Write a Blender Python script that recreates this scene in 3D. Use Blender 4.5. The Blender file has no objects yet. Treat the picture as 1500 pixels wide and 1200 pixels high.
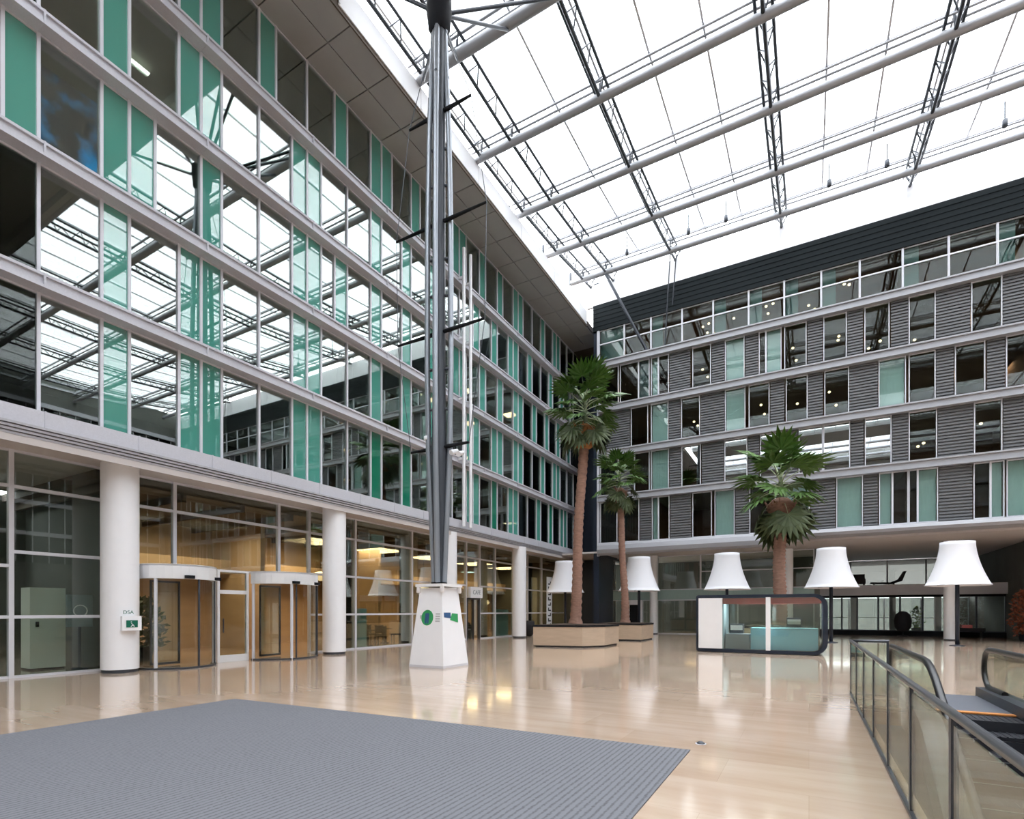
import bpy, math, random
from mathutils import Vector, Matrix
R = random.Random(7)
sc = bpy.context.scene
COL = sc.collection
PI = math.pi

# ------------------------------------------------------------------ helpers
class MB:
    def __init__(s): s.v = []; s.f = []; s.sm = []
    def box(s, x0, x1, y0, y1, z0, z1, m=None):
        if x0 > x1: x0, x1 = x1, x0
        if y0 > y1: y0, y1 = y1, y0
        if z0 > z1: z0, z1 = z1, z0
        b = len(s.v)
        p = [(x0,y0,z0),(x1,y0,z0),(x1,y1,z0),(x0,y1,z0),(x0,y0,z1),(x1,y0,z1),(x1,y1,z1),(x0,y1,z1)]
        if m: p = [tuple(m @ Vector(q)) for q in p]
        s.v += p
        for q in ((0,3,2,1),(4,5,6,7),(0,1,5,4),(1,2,6,5),(2,3,7,6),(3,0,4,7)):
            s.f.append(tuple(b+i for i in q)); s.sm.append(False)
        return s
    def tube(s, pts, r, n=8, closed=False, cap=True):
        pts = [Vector(p) for p in pts]
        N = len(pts)
        if not isinstance(r, (list, tuple)): r = [r]*N
        rings = []
        up = None
        for i, p in enumerate(pts):
            if closed: t = pts[(i+1) % N]-pts[i-1]
            else: t = pts[min(i+1, N-1)]-pts[max(i-1, 0)]
            t.normalize()
            if up is None:
                up = Vector((0,0,1)) if abs(t.z) < .9 else Vector((1,0,0))
            a = up-t*up.dot(t)
            if a.length < 1e-5: a = t.orthogonal()
            a.normalize(); up = a
            b = t.cross(a)
            base = len(s.v)
            for k in range(n):
                w = 2*PI*k/n+PI/n
                s.v.append(tuple(p+a*(math.cos(w)*r[i])+b*(math.sin(w)*r[i])))
            rings.append(base)
        M = N if closed else N-1
        for i in range(M):
            A, B = rings[i], rings[(i+1) % N]
            for k in range(n):
                s.f.append((A+k, A+(k+1) % n, B+(k+1) % n, B+k)); s.sm.append(n > 5)
        if cap and not closed:
            for R0, rv in ((rings[0], True), (rings[-1], False)):
                b0 = len(s.v); s.v += [s.v[R0+k] for k in range(n)]
                idx = range(n-1, -1, -1) if rv else range(n)
                s.f.append(tuple(b0+k for k in idx)); s.sm.append(False)
        return s
    def lathe(s, prof, cx=0, cy=0, n=32, smooth=True, cap=True):
        rings = []
        for r, z in prof:
            rings.append(len(s.v))
            for k in range(n):
                w = 2*PI*k/n
                s.v.append((cx+r*math.cos(w), cy+r*math.sin(w), z))
        for i in range(len(prof)-1):
            A, B = rings[i], rings[i+1]
            for k in range(n):
                s.f.append((A+k, A+(k+1) % n, B+(k+1) % n, B+k)); s.sm.append(smooth)
        if cap:
            for R0, rv in ((rings[0], True), (rings[-1], False)):
                b0 = len(s.v); s.v += [s.v[R0+k] for k in range(n)]
                idx = range(n-1, -1, -1) if rv else range(n)
                s.f.append(tuple(b0+k for k in idx)); s.sm.append(False)
        return s
    def prism(s, poly, z0, z1, ax='z'):
        # poly: list of 2D points; extruded along ax
        b = len(s.v); n = len(poly)
        def P(u, v, w):
            return {'z': (u, v, w), 'y': (u, w, v), 'x': (w, u, v)}[ax]
        for w in (z0, z1):
            for u, v in poly: s.v.append(P(u, v, w))
        s.f.append(tuple(b+i for i in range(n-1, -1, -1))); s.sm.append(False)
        s.f.append(tuple(b+n+i for i in range(n))); s.sm.append(False)
        for i in range(n):
            j = (i+1) % n
            s.f.append((b+i, b+j, b+n+j, b+n+i)); s.sm.append(False)
        return s
    def strip(s, poly, z0, z1):
        # vertical ribbon along an open 2D polyline
        b = len(s.v)
        for x, y in poly: s.v += [(x, y, z0), (x, y, z1)]
        for i in range(len(poly)-1):
            s.f.append((b+2*i, b+2*i+2, b+2*i+3, b+2*i+1)); s.sm.append(True)
        return s
    def build(s, name, mat, parent=None, loc=None):
        me = bpy.data.meshes.new(name)
        me.from_pydata(s.v, [], s.f)
        me.polygons.foreach_set('use_smooth', s.sm)
        me.materials.append(mat)
        me.update()
        o = bpy.data.objects.new(name, me)
        COL.objects.link(o)
        if parent: o.parent = parent
        if loc: o.location = loc
        return o

def tag(o, label, cat, group=None, kind=None):
    o['label'] = label; o['category'] = cat
    if group: o['group'] = group
    if kind: o['kind'] = kind
    return o
def thing(name, label, cat, loc=(0,0,0), rz=0, group=None):
    o = bpy.data.objects.new(name, None); COL.objects.link(o)
    o.location = loc; o.rotation_euler = (0,0,rz); o.empty_display_size = .2
    return tag(o, label, cat, group)
def struct(name, mb, mat, parent=None):
    o = mb.build(name, mat, parent)
    if not parent: o['kind'] = 'structure'
    return o
KIDS = {}
def dup(o, parent=None, loc=None, rz=None, label=None):
    c = o.copy(); COL.objects.link(c)
    if parent: c.parent = parent
    if loc: c.location = loc
    if rz is not None: c.rotation_euler = (0,0,rz)
    if label: c['label'] = label
    for ch in list(o.children):
        if ch is not c: dup(ch, c)
    return c

# ------------------------------------------------------------------ materials
def mat(name, col, rough=.5, metal=0, spec=.5, noise=0, nscale=3, stretch=(1,1,1), emis=None, estr=0, coat=0, bump=0):
    m = bpy.data.materials.new(name); m.use_nodes = True
    nt = m.node_tree; p = nt.nodes['Principled BSDF']
    p.inputs['Base Color'].default_value = (*col, 1)
    p.inputs['Roughness'].default_value = rough
    p.inputs['Metallic'].default_value = metal
    p.inputs['Specular IOR Level'].default_value = spec
    p.inputs['Coat Weight'].default_value = coat
    if emis:
        p.inputs['Emission Color'].default_value = (*emis, 1)
        p.inputs['Emission Strength'].default_value = estr
    if noise or bump:
        tc = nt.nodes.new('ShaderNodeTexCoord'); mp = nt.nodes.new('ShaderNodeMapping')
        mp.inputs['Scale'].default_value = stretch
        nz = nt.nodes.new('ShaderNodeTexNoise'); nz.inputs['Scale'].default_value = nscale; nz.inputs['Detail'].default_value = 5
        nt.links.new(tc.outputs['Object'], mp.inputs[0]); nt.links.new(mp.outputs[0], nz.inputs['Vector'])
        if noise:
            mx = nt.nodes.new('ShaderNodeMix'); mx.data_type = 'RGBA'
            mx.inputs['A'].default_value = (*[c*(1-noise) for c in col], 1)
            mx.inputs['B'].default_value = (*[min(1, c*(1+noise)) for c in col], 1)
            nt.links.new(nz.outputs['Fac'], mx.inputs['Factor'])
            nt.links.new(mx.outputs['Result'], p.inputs['Base Color'])
        if bump:
            bp = nt.nodes.new('ShaderNodeBump'); bp.inputs['Strength'].default_value = bump
            bp.inputs['Distance'].default_value = .02
            nt.links.new(nz.outputs['Fac'], bp.inputs['Height']); nt.links.new(bp.outputs[0], p.inputs['Normal'])
    return m

def glass(name, refl, tint=(.9,.95,.93), rough=0.0, body=None, bodymix=0, edge=.5):
    m = bpy.data.materials.new(name); m.use_nodes = True
    nt = m.node_tree; nt.nodes.clear()
    out = nt.nodes.new('ShaderNodeOutputMaterial')
    tr = nt.nodes.new('ShaderNodeBsdfTransparent'); tr.inputs[0].default_value = (*tint, 1)
    gl = nt.nodes.new('ShaderNodeBsdfGlossy'); gl.inputs['Color'].default_value = (.97,1,.99,1); gl.inputs['Roughness'].default_value = rough
    lw = nt.nodes.new('ShaderNodeLayerWeight'); lw.inputs['Blend'].default_value = .35
    mr = nt.nodes.new('ShaderNodeMapRange'); mr.inputs['To Min'].default_value = refl; mr.inputs['To Max'].default_value = min(1, refl+edge)
    nt.links.new(lw.outputs['Fresnel'], mr.inputs['Value'])
    mx = nt.nodes.new('ShaderNodeMixShader')
    nt.links.new(mr.outputs[0], mx.inputs[0])
    base = tr
    if body:
        df = nt.nodes.new('ShaderNodeBsdfDiffuse'); df.inputs['Color'].default_value = (*body, 1)
        m2 = nt.nodes.new('ShaderNodeMixShader'); m2.inputs[0].default_value = bodymix
        nt.links.new(tr.outputs[0], m2.inputs[1]); nt.links.new(df.outputs[0], m2.inputs[2]); base = m2
    nt.links.new(base.outputs[0], mx.inputs[1]); nt.links.new(gl.outputs[0], mx.inputs[2])
    nt.links.new(mx.outputs[0], out.inputs[0])
    return m

def floor_mat():
    m = bpy.data.materials.new('travertine_floor'); m.use_nodes = True
    nt = m.node_tree; p = nt.nodes['Principled BSDF']; L = nt.links.new
    tc = nt.nodes.new('ShaderNodeTexCoord')
    br = nt.nodes.new('ShaderNodeTexBrick')
    br.inputs['Scale'].default_value = 1; br.inputs['Brick Width'].default_value = 2.1; br.inputs['Row Height'].default_value = .9
    br.inputs['Mortar Size'].default_value = .003; br.inputs['Mortar Smooth'].default_value = .3; br.offset = .37
    br.inputs['Color1'].default_value = (.47,.36,.275,1); br.inputs['Color2'].default_value = (.53,.425,.34,1)
    br.inputs['Mortar'].default_value = (.44,.34,.26,1); br.inputs['Bias'].default_value = 0
    L(tc.outputs['Object'], br.inputs['Vector'])
    mp = nt.nodes.new('ShaderNodeMapping'); mp.inputs['Scale'].default_value = (.55, 3.2, 1)
    L(tc.outputs['Object'], mp.inputs[0])
    nz = nt.nodes.new('ShaderNodeTexNoise'); nz.inputs['Scale'].default_value = 1.1; nz.inputs['Detail'].default_value = 6; nz.inputs['Roughness'].default_value = .6
    L(mp.outputs[0], nz.inputs['Vector'])
    mx = nt.nodes.new('ShaderNodeMix'); mx.data_type = 'RGBA'; mx.blend_type = 'MULTIPLY'; mx.inputs['Factor'].default_value = .8
    cr = nt.nodes.new('ShaderNodeValToRGB')
    cr.color_ramp.elements[0].position = .3; cr.color_ramp.elements[0].color = (.82,.74,.67,1)
    cr.color_ramp.elements[1].position = .7; cr.color_ramp.elements[1].color = (1.0,.99,.97,1)
    L(nz.outputs['Fac'], cr.inputs[0]); L(br.outputs['Color'], mx.inputs['A']); L(cr.outputs[0], mx.inputs['B'])
    L(mx.outputs['Result'], p.inputs['Base Color'])
    p.inputs['Roughness'].default_value = .11; p.inputs['Specular IOR Level'].default_value = .6
    p.inputs['Coat Weight'].default_value = .25; p.inputs['Coat Roughness'].default_value = .05
    n2 = nt.nodes.new('ShaderNodeTexNoise'); n2.inputs['Scale'].default_value = 1.3
    bp = nt.nodes.new('ShaderNodeBump'); bp.inputs['Strength'].default_value = .01; bp.inputs['Distance'].default_value = .03
    L(tc.outputs['Object'], n2.inputs['Vector']); L(n2.outputs['Fac'], bp.inputs['Height']); L(bp.outputs[0], p.inputs['Normal'])
    return m

def carpet_mat():
    m = bpy.data.materials.new('grey_ribbed_carpet'); m.use_nodes = True
    nt = m.node_tree; p = nt.nodes['Principled BSDF']; L = nt.links.new
    tc = nt.nodes.new('ShaderNodeTexCoord')
    wv = nt.nodes.new('ShaderNodeTexWave'); wv.inputs['Scale'].default_value = 5; wv.inputs['Distortion'].default_value = 1.2
    wv.inputs['Detail'].default_value = 3; wv.inputs['Detail Scale'].default_value = 6; wv.bands_direction = 'X'
    nz = nt.nodes.new('ShaderNodeTexNoise'); nz.inputs['Scale'].default_value = 45; nz.inputs['Detail'].default_value = 4
    L(tc.outputs['Object'], wv.inputs['Vector']); L(tc.outputs['Object'], nz.inputs['Vector'])
    ad = nt.nodes.new('ShaderNodeMath'); ad.operation = 'ADD'
    L(wv.outputs['Fac'], ad.inputs[0]); L(nz.outputs['Fac'], ad.inputs[1])
    cr = nt.nodes.new('ShaderNodeValToRGB')
    cr.color_ramp.elements[0].position = .4; cr.color_ramp.elements[0].color = (.098,.10,.108,1)
    cr.color_ramp.elements[1].position = 1.; cr.color_ramp.elements[1].color = (.165,.168,.184,1)
    L(ad.outputs[0], cr.inputs[0]); L(cr.outputs[0], p.inputs['Base Color'])
    p.inputs['Roughness'].default_value = .95; p.inputs['Specular IOR Level'].default_value = .1
    bp = nt.nodes.new('ShaderNodeBump'); bp.inputs['Strength'].default_value = .25; bp.inputs['Distance'].default_value = .006
    L(ad.outputs[0], bp.inputs['Height']); L(bp.outputs[0], p.inputs['Normal'])
    return m

M = dict(
    floor=floor_mat(), carpet=carpet_mat(),
    white=mat('white_paint', (.83,.84,.87), .45, noise=.03),
    shade=mat('white_shade_fabric', (.74,.745,.78), .8),
    light_metal=mat('light_grey_metal', (.62,.63,.68), .45, .05),
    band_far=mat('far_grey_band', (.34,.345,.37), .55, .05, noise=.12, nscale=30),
    rail=mat('dark_steel_rail', (.10,.105,.12), .28, .6),
    rear=mat('rear_wall_render', (.45,.44,.42), .7),
    band=mat('grey_grating', (.52,.525,.575), .55, .05, noise=.12, nscale=30),
    lip=mat('grey_ribbed_lip', (.40,.40,.43), .6, .05, noise=.2, nscale=25),
    soffit=mat('taupe_soffit', (.33,.33,.325), .75, noise=.06, nscale=2),
    gsoffit=mat('beige_ground_soffit', (.55,.51,.50), .6, noise=.05),
    dark_metal=mat('dark_grey_metal', (.055,.062,.075), .45, .4),
    mast=mat('slate_mast_paint', (.05,.058,.072), .4, .2),
    mast_light=mat('pale_mast_tube', (.30,.33,.37), .3, .4),
    beam=mat('grey_beam_paint', (.30,.31,.33), .4, .3),
    black=mat('black_paint', (.008,.009,.012), .7, spec=.2),
    navy=mat('navy_frame', (.018,.026,.045), .35, .3),
    fascia=mat('dark_fascia_cladding', (.012,.016,.018), .75, spec=.12, noise=.15, nscale=6, stretch=(.3,1,6)),
    louvre=mat('grey_louvre_slats', (.135,.14,.146), .6, .1, noise=.1, nscale=8),
    teal_light=mat('pale_teal_blind', (.27,.38,.365), .5, noise=.15, nscale=4, stretch=(4,4,.5)),
    greyblue=mat('blue_grey_panel', (.22,.27,.29), .5),
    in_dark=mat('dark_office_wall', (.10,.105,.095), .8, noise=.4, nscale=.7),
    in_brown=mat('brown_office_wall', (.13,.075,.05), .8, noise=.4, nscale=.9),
    in_slab=mat('office_slab', (.20,.20,.175), .8),
    wood=mat('amber_timber_wall', (.44,.32,.20), .5, noise=.2, nscale=1.5, stretch=(1,.3,2)),
    dark_ceiling=mat('dark_brown_ceiling', (.10,.075,.055), .7),
    steel=mat('brushed_steel', (.80,.81,.83), .32, .15),
    stone=mat('travertine_block', (.50,.39,.29), .5, noise=.14, nscale=3, stretch=(.6,.6,3)),
    soil=mat('dark_soil', (.05,.03,.02), .95, noise=.4, nscale=20),
    pink=mat('salmon_fascia', (.55,.13,.12), .5),
    blue_counter=mat('blue_glass_counter', (.36,.70,.86), .25),
    kfloor=mat('kiosk_inside', (.30,.31,.33), .5),
    green=mat('green_sticker', (.03,.30,.10), .5),
    dgreen=mat('sign_green', (.0,.13,.08), .4),
    dblue=mat('blue_sticker', (.03,.09,.22), .5),
    grey_txt=mat('grey_print', (.45,.47,.48), .6),
    rubber=mat('black_rubber', (.01,.01,.012), .35),
    step=mat('dark_step_metal', (.035,.037,.045), .5, .5),
    plate=mat('landing_plate_metal', (.15,.16,.19), .45, .5, noise=.1, nscale=30),
    orange=mat('orange_comb', (.60,.24,.06), .5),
    leaf=mat('palm_leaf_green', (.055,.125,.018), .5, noise=.5, nscale=1.5),
    leaf_old=mat('palm_leaf_dull', (.06,.085,.03), .6, noise=.5, nscale=1.5),
    petiole=mat('palm_petiole', (.30,.36,.22), .5),
    trunk=mat('palm_bark', (.27,.155,.115), .9, noise=.45, nscale=5, stretch=(1,1,2.5), bump=.8),
    fibre=mat('palm_fibre', (.30,.13,.045), .95, noise=.5, nscale=7, bump=.8),
    dark_fabric=mat('dark_upholstery', (.012,.011,.013), .8),
    cafe_wood=mat('cafe_dark_wood', (.014,.009,.008), .6),
    screen=mat('pale_teal_screen', (.28,.45,.42), .3, noise=.05),
    cabinet=mat('pale_cabinet', (.80,.85,.78), .5),
    poster=None,
)
def poster_mat():
    m = bpy.data.materials.new('blue_display'); m.use_nodes = True
    nt = m.node_tree; p = nt.nodes['Principled BSDF']; L = nt.links.new
    tc = nt.nodes.new('ShaderNodeTexCoord'); nz = nt.nodes.new('ShaderNodeTexNoise')
    nz.inputs['Scale'].default_value = 1.6; nz.inputs['Detail'].default_value = 4
    cr = nt.nodes.new('ShaderNodeValToRGB'); e = cr.color_ramp.elements
    e[0].position = .50; e[0].color = (.004,.006,.012,1); e[1].position = .70; e[1].color = (.0,.16,.40,1)
    L(tc.outputs['Object'], nz.inputs['Vector']); L(nz.outputs['Fac'], cr.inputs[0])
    L(cr.outputs[0], p.inputs['Emission Color']); p.inputs['Emission Strength'].default_value = .9
    L(cr.outputs[0], p.inputs['Base Color'])
    return m
M['poster'] = poster_mat()
M['g_left'] = glass('reflective_glass', .20, (.72,.80,.75), edge=.4)
M['g_side'] = glass('dark_side_glass', .03, (.55,.62,.58), edge=.2)
M['g_far'] = glass('far_office_glass', .02, (.60,.66,.64), edge=.12)
M['g_far_t'] = glass('far_blind_glass', .02, (.88,.93,.91), edge=.12)
M['g_far_bright'] = glass('far_mirror_glass', .26, (.6,.68,.68))
M['g_clear'] = glass('clear_shop_glass', .04, (.86,.91,.88))
M['g_roof'] = glass('roof_glass', .01, (.96,.97,.98))
M['g_rail'] = glass('balustrade_glass', .03, (.86,.88,.82))
M['g_teal'] = glass('teal_glass', .13, (0,0,0), body=(.075,.30,.24), bodymix=1)
M['g_teal_dark'] = glass('deep_green_glass', .10, (0,0,0), body=(.01,.17,.10), bodymix=1)
M['g_dim'] = glass('dim_pane', .08, (.22,.225,.215))
def lamp_mat(name, col, s):
    return mat(name, (.8,.8,.8), .5, emis=col, estr=s)
M['warm_bulb'] = lamp_mat('warm_bulb', (1,.72,.42), 2.2)
M['cool_tube'] = lamp_mat('cool_tube', (1,.97,.9), 3)
M['amber_lamp'] = lamp_mat('amber_lamp', (1,.66,.32), .6)

# ------------------------------------------------------------------ dimensions
XF = -15.8            # left glazing plane
XB = -15.4            # front of the left bands
ZB = [6.25, 9.3, 12.35, 15.4, 18.45, 21.5]
YF = 34.6             # far facade plane
UY, Y0 = .633, 7.22
XR = 33.0
wn = [0]
def wname():
    wn[0] += 1
    return 'window_%d' % wn[0]

# ------------------------------------------------------------------ floor
fl = MB()
OX0, OX1, OY0, OY1 = .82, 3.75, -3.0, 11.0
for a, b, c, d in ((-24,OX0,-20,56),(OX1,XR,-20,56),(OX0,OX1,OY1,56),(OX0,OX1,-20,OY0)):
    fl.box(a, b, c, d, -.3, 0)
struct('floor', fl, M['floor'])
sh = MB()
sh.box(OX0-.25,OX0-.01,OY0-.2,OY1+.2,-5,-.3).box(OX1+.01,OX1+.25,OY0-.2,OY1+.2,-5,-.3).box(OX0-.25,OX1+.25,OY0-.25,OY0-.01,-5,-.3).box(OX0-.25,OX1+.25,OY1+.01,OY1+.25,-5,-.3)
sh.box(OX0-.25,OX1+.25,OY0-.25,OY1+.25,-5.2,-5)
struct('wall_escalator_pit', sh, M['kfloor'])

cp = MB(); cp.prism([(-9.31,-3.5),(-1.22,-3.5),(-1.22,6.44),(-9.31,6.02)], .001, .014)
tag(cp.build('carpet', M['carpet']), 'large grey ribbed entrance carpet lying on the tan stone floor', 'carpet')

# ------------------------------------------------------------------ left building
YL0, YL1 = Y0-15*UY, Y0+48*UY
slabs = MB()
for z in ZB[:-1]:
    slabs.box(-22.8, XF-.05, -20, 39, z-.2, z+.12)
slabs.box(-24.3, XF-.02, -20, 39, ZB[5], ZB[5]+.4)
struct('floor_left_offices', slabs, M['in_slab'])
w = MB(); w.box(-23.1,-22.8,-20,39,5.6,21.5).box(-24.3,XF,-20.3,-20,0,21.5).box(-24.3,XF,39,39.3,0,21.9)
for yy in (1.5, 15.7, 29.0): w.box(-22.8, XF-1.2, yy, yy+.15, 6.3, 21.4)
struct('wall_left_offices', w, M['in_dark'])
w = MB(); w.box(XF-.2, XF, -20, YL0, 5.5, 21.5).box(XF-.2,XF,YL1,39,5.5,21.5)
struct('wall_left', w, M['fascia'])
# interior columns of the office floors
ic = MB()
for i in range(6):
    for z in range(5):
        ic.lathe([(.22,ZB[z]+.12),(.22,ZB[z+1]-.2)], -17.4, 3.6+7.1*i, 12)
struct('wall_column_left_offices', ic, M['in_slab'])

ROWS = ["WWTWTTWWTTWWTWTWTWWTTWTWTTWWTWTWTTW",
        "WWTWTTWWTTWWTWTWTWWTTWTTWTTWWTWTTWW",
        None,
        "WWTWTTWWTTWWTWTWTTWWTWTWTTWTWWTWTWW",
        "WWTWTTWTWWTWTTWTWWTTWTWTWTTWWTWTTWW"]
ROWS[2] = "wTWTTWTWWTTwTWTWTWTWTTWTWTWTTWTWTWTWT"
def mull(z0, z1):  # light vertical fin
    pass
def make_win_parts(name, y0, y1, z0, z1, kind, side=False):
    # frame around a pane on the plane x = XF
    fb = MB()
    t = .035
    xo, xi = XF+.065, XF-.05
    fb.box(xi, xo, y0, y0+t, z0, z1).box(xi, xo, y1-t, y1, z0, z1)
    fb.box(xi, xo-.02, y0+t, y1-t, z0, z0+.05).box(xi, xo-.02, y0+t, y1-t, z1-.05, z1)
    f = struct(name, fb, M['light_metal'])
    g = MB(); g.box(XF-.012, XF+.012, y0+t, y1-t, z0+.05, z1-.05)
    g.build('pane' if kind in 'W' else 'teal_panel', {'W': M['g_side'] if side else M['g_left'], 'T': M['g_teal'], 'D': M['g_teal_dark']}[kind], f)
for r in range(5):
    z0 = ZB[r]+(.0 if r == 0 else .16); z1 = ZB[r+1]-(.16 if r < 4 else 0)
    k = -15
    seq = 'WWWWW'+ROWS[r]
    tc = 0
    for ch in seq:
        n = 2 if ch == 'W' else 1
        if k >= 48: break
        n = min(n, 48-k)
        kd = 'W' if ch in 'Ww' else 'T'
        if kd == 'T' and r == 0 and k in (14, 17, 29, 41): kd = 'D'
        make_win_parts(wname(), Y0+k*UY, Y0+(k+n)*UY, z0, z1, kd, k < -3)
        k += n
# horizontal maintenance bands
tn = [0]
def tname():
    tn[0] += 1
    return 'trim_%d' % tn[0]
for z in ZB[1:-1]:
    b = MB(); b.box(XF-.02, XB, -20, 39, z-.165, z-.10).box(XF-.02, XB, -20, 39, z+.10, z+.165)
    b.box(XF-.02, XB-.05, -20, 39, z-.10, z+.10)
    k = -15
    while Y0+k*UY < 39:
        b.box(XF-.02, XB+.01, Y0+k*UY-.02, Y0+k*UY+.02, z-.17, z+.17); k += 6
    struct(tname(), b, M['band'])
# slab edge above the ground floor
b = MB(); b.box(XF-.02, XB+.02, -20, 39, 5.86, 6.25)
k = -3
while Y0+k*UY < 39:
    b.box(XF-.02, XB+.035, Y0+k*UY-.015, Y0+k*UY+.015, 5.84, 6.26); k += 3.1
struct(tname(), b, M['band'])
b = MB()
for i in range(5):
    b.box(XF-.02, XB+.10-.03*i, -20, 39, 5.86-.075*(i+1)+.02, 5.86-.075*i)
struct(tname(), b, M['lip'])
b = MB(); b.box(-22.8, XB-.05, -20, 39, 5.60, 5.72).box(XB-.05, XB+.0, -20, 39, 5.42, 5.6)
struct('ceiling_left_arcade', b, M['gsoffit'])
# roof soffit with panel joints
b = MB()
y = -8.0
while y < 36:
    b.box(XF, -14.66, y, y+1.86, 21.50, 21.58).box(-14.63, -13.55, y, y+1.86, 21.50, 21.58); y += 1.9
so = struct('ceiling_soffit_left', b, M['soffit'])
b = MB(); b.box(XF-.1, -13.5, -20, 39, 21.58, 21.95).box(-13.55, -13.5, -20, 34.6, 21.46, 21.6)
struct('ceiling_eaves_left', b, M['dark_ceiling'])
b = MB(); b.box(-13.62, -13.46, 12.3, 34.5, 21.6, 22.5)
for i in range(6): b.box(-13.5, -13.44, 12.3+4.2*i, 12.36+4.2*i, 21.65, 22.45)
struct(tname(), b, M['white'])

# ground floor of the left building
XG = -17.0
w = MB(); w.box(-24.3,-24,-20,7.8,0,5.6).box(-24,XG-.6,7.75,7.9,0,5.6)
struct('wall_dark_lobby', w, M['in_dark'])
w = MB(); w.box(-24.3,-24,7.8,39,0,5.6)
for yy in (14.4, 21.5, 28.7): w.box(-24, -20.5, yy, yy+.2, 0, 5.6)
w.box(-24, -22.6, 7.9, 39, 3.3, 3.9)
struct('wall_timber_lobby', w, M['wood'])
w = MB(); w.box(-23.9, XG-.3, 7.1, 39, 5.35, 5.6)
for i in range(16): w.box(-23.9, XG-.3, 7.4+2*i, 7.55+2*i, 5.1, 5.35)
struct('ceiling_timber_lobby', w, M['dark_ceiling'])
# dark interior columns just behind the glass
ic = MB()
for yy in (16.55, 20.3, 27.5, 33.6): ic.box(XG-.75, XG-.35, yy-.2, yy+.2, 0, 5.35)
struct('wall_pier_lobby', ic, M['black'])
def gwin(y0, y1, z0, z1, trans=(), x=XG, m='g_clear'):
    fb = MB(); t = .05
    fb.box(x-.06, x+.08, y0, y0+t, z0, z1).box(x-.06, x+.08, y1-t, y1, z0, z1)
    fb.box(x-.05, x+.06, y0+t, y1-t, z0, z0+.06).box(x-.05, x+.06, y0+t, y1-t, z1-.06, z1)
    for z in trans: fb.box(x-.05, x+.07, y0+t, y1-t, z-.04, z+.04)
    f = struct(wname(), fb, M['light_metal'])
    MB().box(x-.012, x+.012, y0+t, y1-t, z0+.06, z1-.06).build('pane', M[m], f)
TR = (1.5, 3.1, 4.7)
gwin(-4, -1, 0, 5.6, TR); gwin(-1, 2.1, 0, 5.6, TR); gwin(2.1, 5.2, 0, 5.6, (1.5,2.75,4.7)); gwin(5.2, 7.7, 0, 5.6, TR)
gwin(7.7, 9.0, 2.96, 5.6, (4.7,)); gwin(9.0, 12.65, 2.96, 5.6, (4.7,)); gwin(12.65, 14.0, 2.96, 5.6, (4.7,))
for a, b_ in ((14.0,16.4),(16.4,20.1),(20.1,21.8),(21.8,24.8)): gwin(a, b_, 0, 5.6, TR)
gwin(24.8, 26.2, 2.4, 5.6, (4.7,))
for a, b_ in ((26.2,27.95),(27.95,30.3),(30.3,32.3),(32.3,34.5),(34.5,38.9)): gwin(a, b_, 0, 5.6, TR)
w = MB(); w.box(XG-.2, XG+.1, -20, -4, 0, 5.6)
struct('wall_left_rear', w, M['gsoffit'])

# entrances: two curved sliding-door drums and a pass door
def drum(name, cy, R_, a0, a1, posts):
    cx = -16.42
    def arc(r, n=16): return [(cx+r*math.cos(a0+(a1-a0)*i/n), cy+r*math.sin(a0+(a1-a0)*i/n)) for i in range(n+1)]
    o = MB()
    outer = arc(R_); inner = arc(R_-.12)
    o.prism(outer+inner[::-1], 2.56, 2.97)
    o.prism([(XG+.02, outer[0][1])]+outer+[(XG+.02, outer[-1][1])], 2.92, 2.96)
    root = struct(name, o, M['steel'])
    g = MB(); g.strip(arc(R_-.06), .06, 2.56); g.build('curved_glass', M['g_clear'], root)
    t = MB(); t.prism(arc(R_)+arc(R_-.12)[::-1], 0, .05); t.build('threshold', M['dark_metal'], root)
    for i, (a, dk, sz) in enumerate(posts):
        p = MB(); x = cx+(R_-.05)*math.cos(a); y = cy+(R_-.05)*math.sin(a)
        p.lathe([(sz,0.0),(sz,2.56)], x, y, 10)
        p.build('post', M['dark_metal'] if dk else M['light_metal'], root)
    # flat sliding leaves behind
    for yy in (cy-.45,):
        l = MB(); l.box(XG+.02,XG+.07,yy,yy+.05,.05,2.55).box(XG+.02,XG+.07,yy+.8,yy+.85,.05,2.55).box(XG+.02,XG+.07,yy,yy+.85,2.5,2.56).box(XG+.02,XG+.07,yy,yy+.85,.03,.1)
        lf = l.build('sliding_leaf', M['dark_metal'], root)
        MB().box(XG+.035,XG+.055,yy+.05,yy+.8,.1,2.5).build('leaf_glass', M['g_clear'], lf)
    for a in (a0+(a1-a0)*.5, a0+(a1-a0)*.82):
        x = cx+(R_+.02)*math.cos(a); y = cy+(R_+.02)*math.sin(a)
        s_ = MB(); s_.box(x-.05,x+.05,y-.12,y+.12,2.57,2.66); s_.build('sensor', M['black'], root)
    return root
drum('door_1', 8.76, 1.06, -1.7, 1.35, [(-.98,0,.045),(.1,1,.03),(.9,1,.02),(1.28,0,.05)])
drum('door_2', 12.32, 1.26, -1.45, .95, [(-1.4,0,.05),(-.35,0,.05),(-.22,1,.03),(.9,1,.045)])
pd = MB(); x = -16.4
pd.box(x-.05,x+.05,9.98,10.06,0,2.95).box(x-.05,x+.05,10.98,11.06,0,2.95).box(x-.05,x+.05,10.06,10.98,2.2,2.32).box(x-.05,x+.05,10.06,10.98,2.9,2.97).box(x-.05,x+.05,10.06,10.98,0,.22)
pd.box(XG,x-.05,9.98,11.06,2.9,2.96)
pdo = struct('door_3', pd, M['steel'])
MB().box(x-.012,x+.012,10.06,10.98,.22,2.2).box(x-.012,x+.012,10.06,10.98,2.32,2.9).build('glass_leaf', M['g_clear'], pdo)
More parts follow.
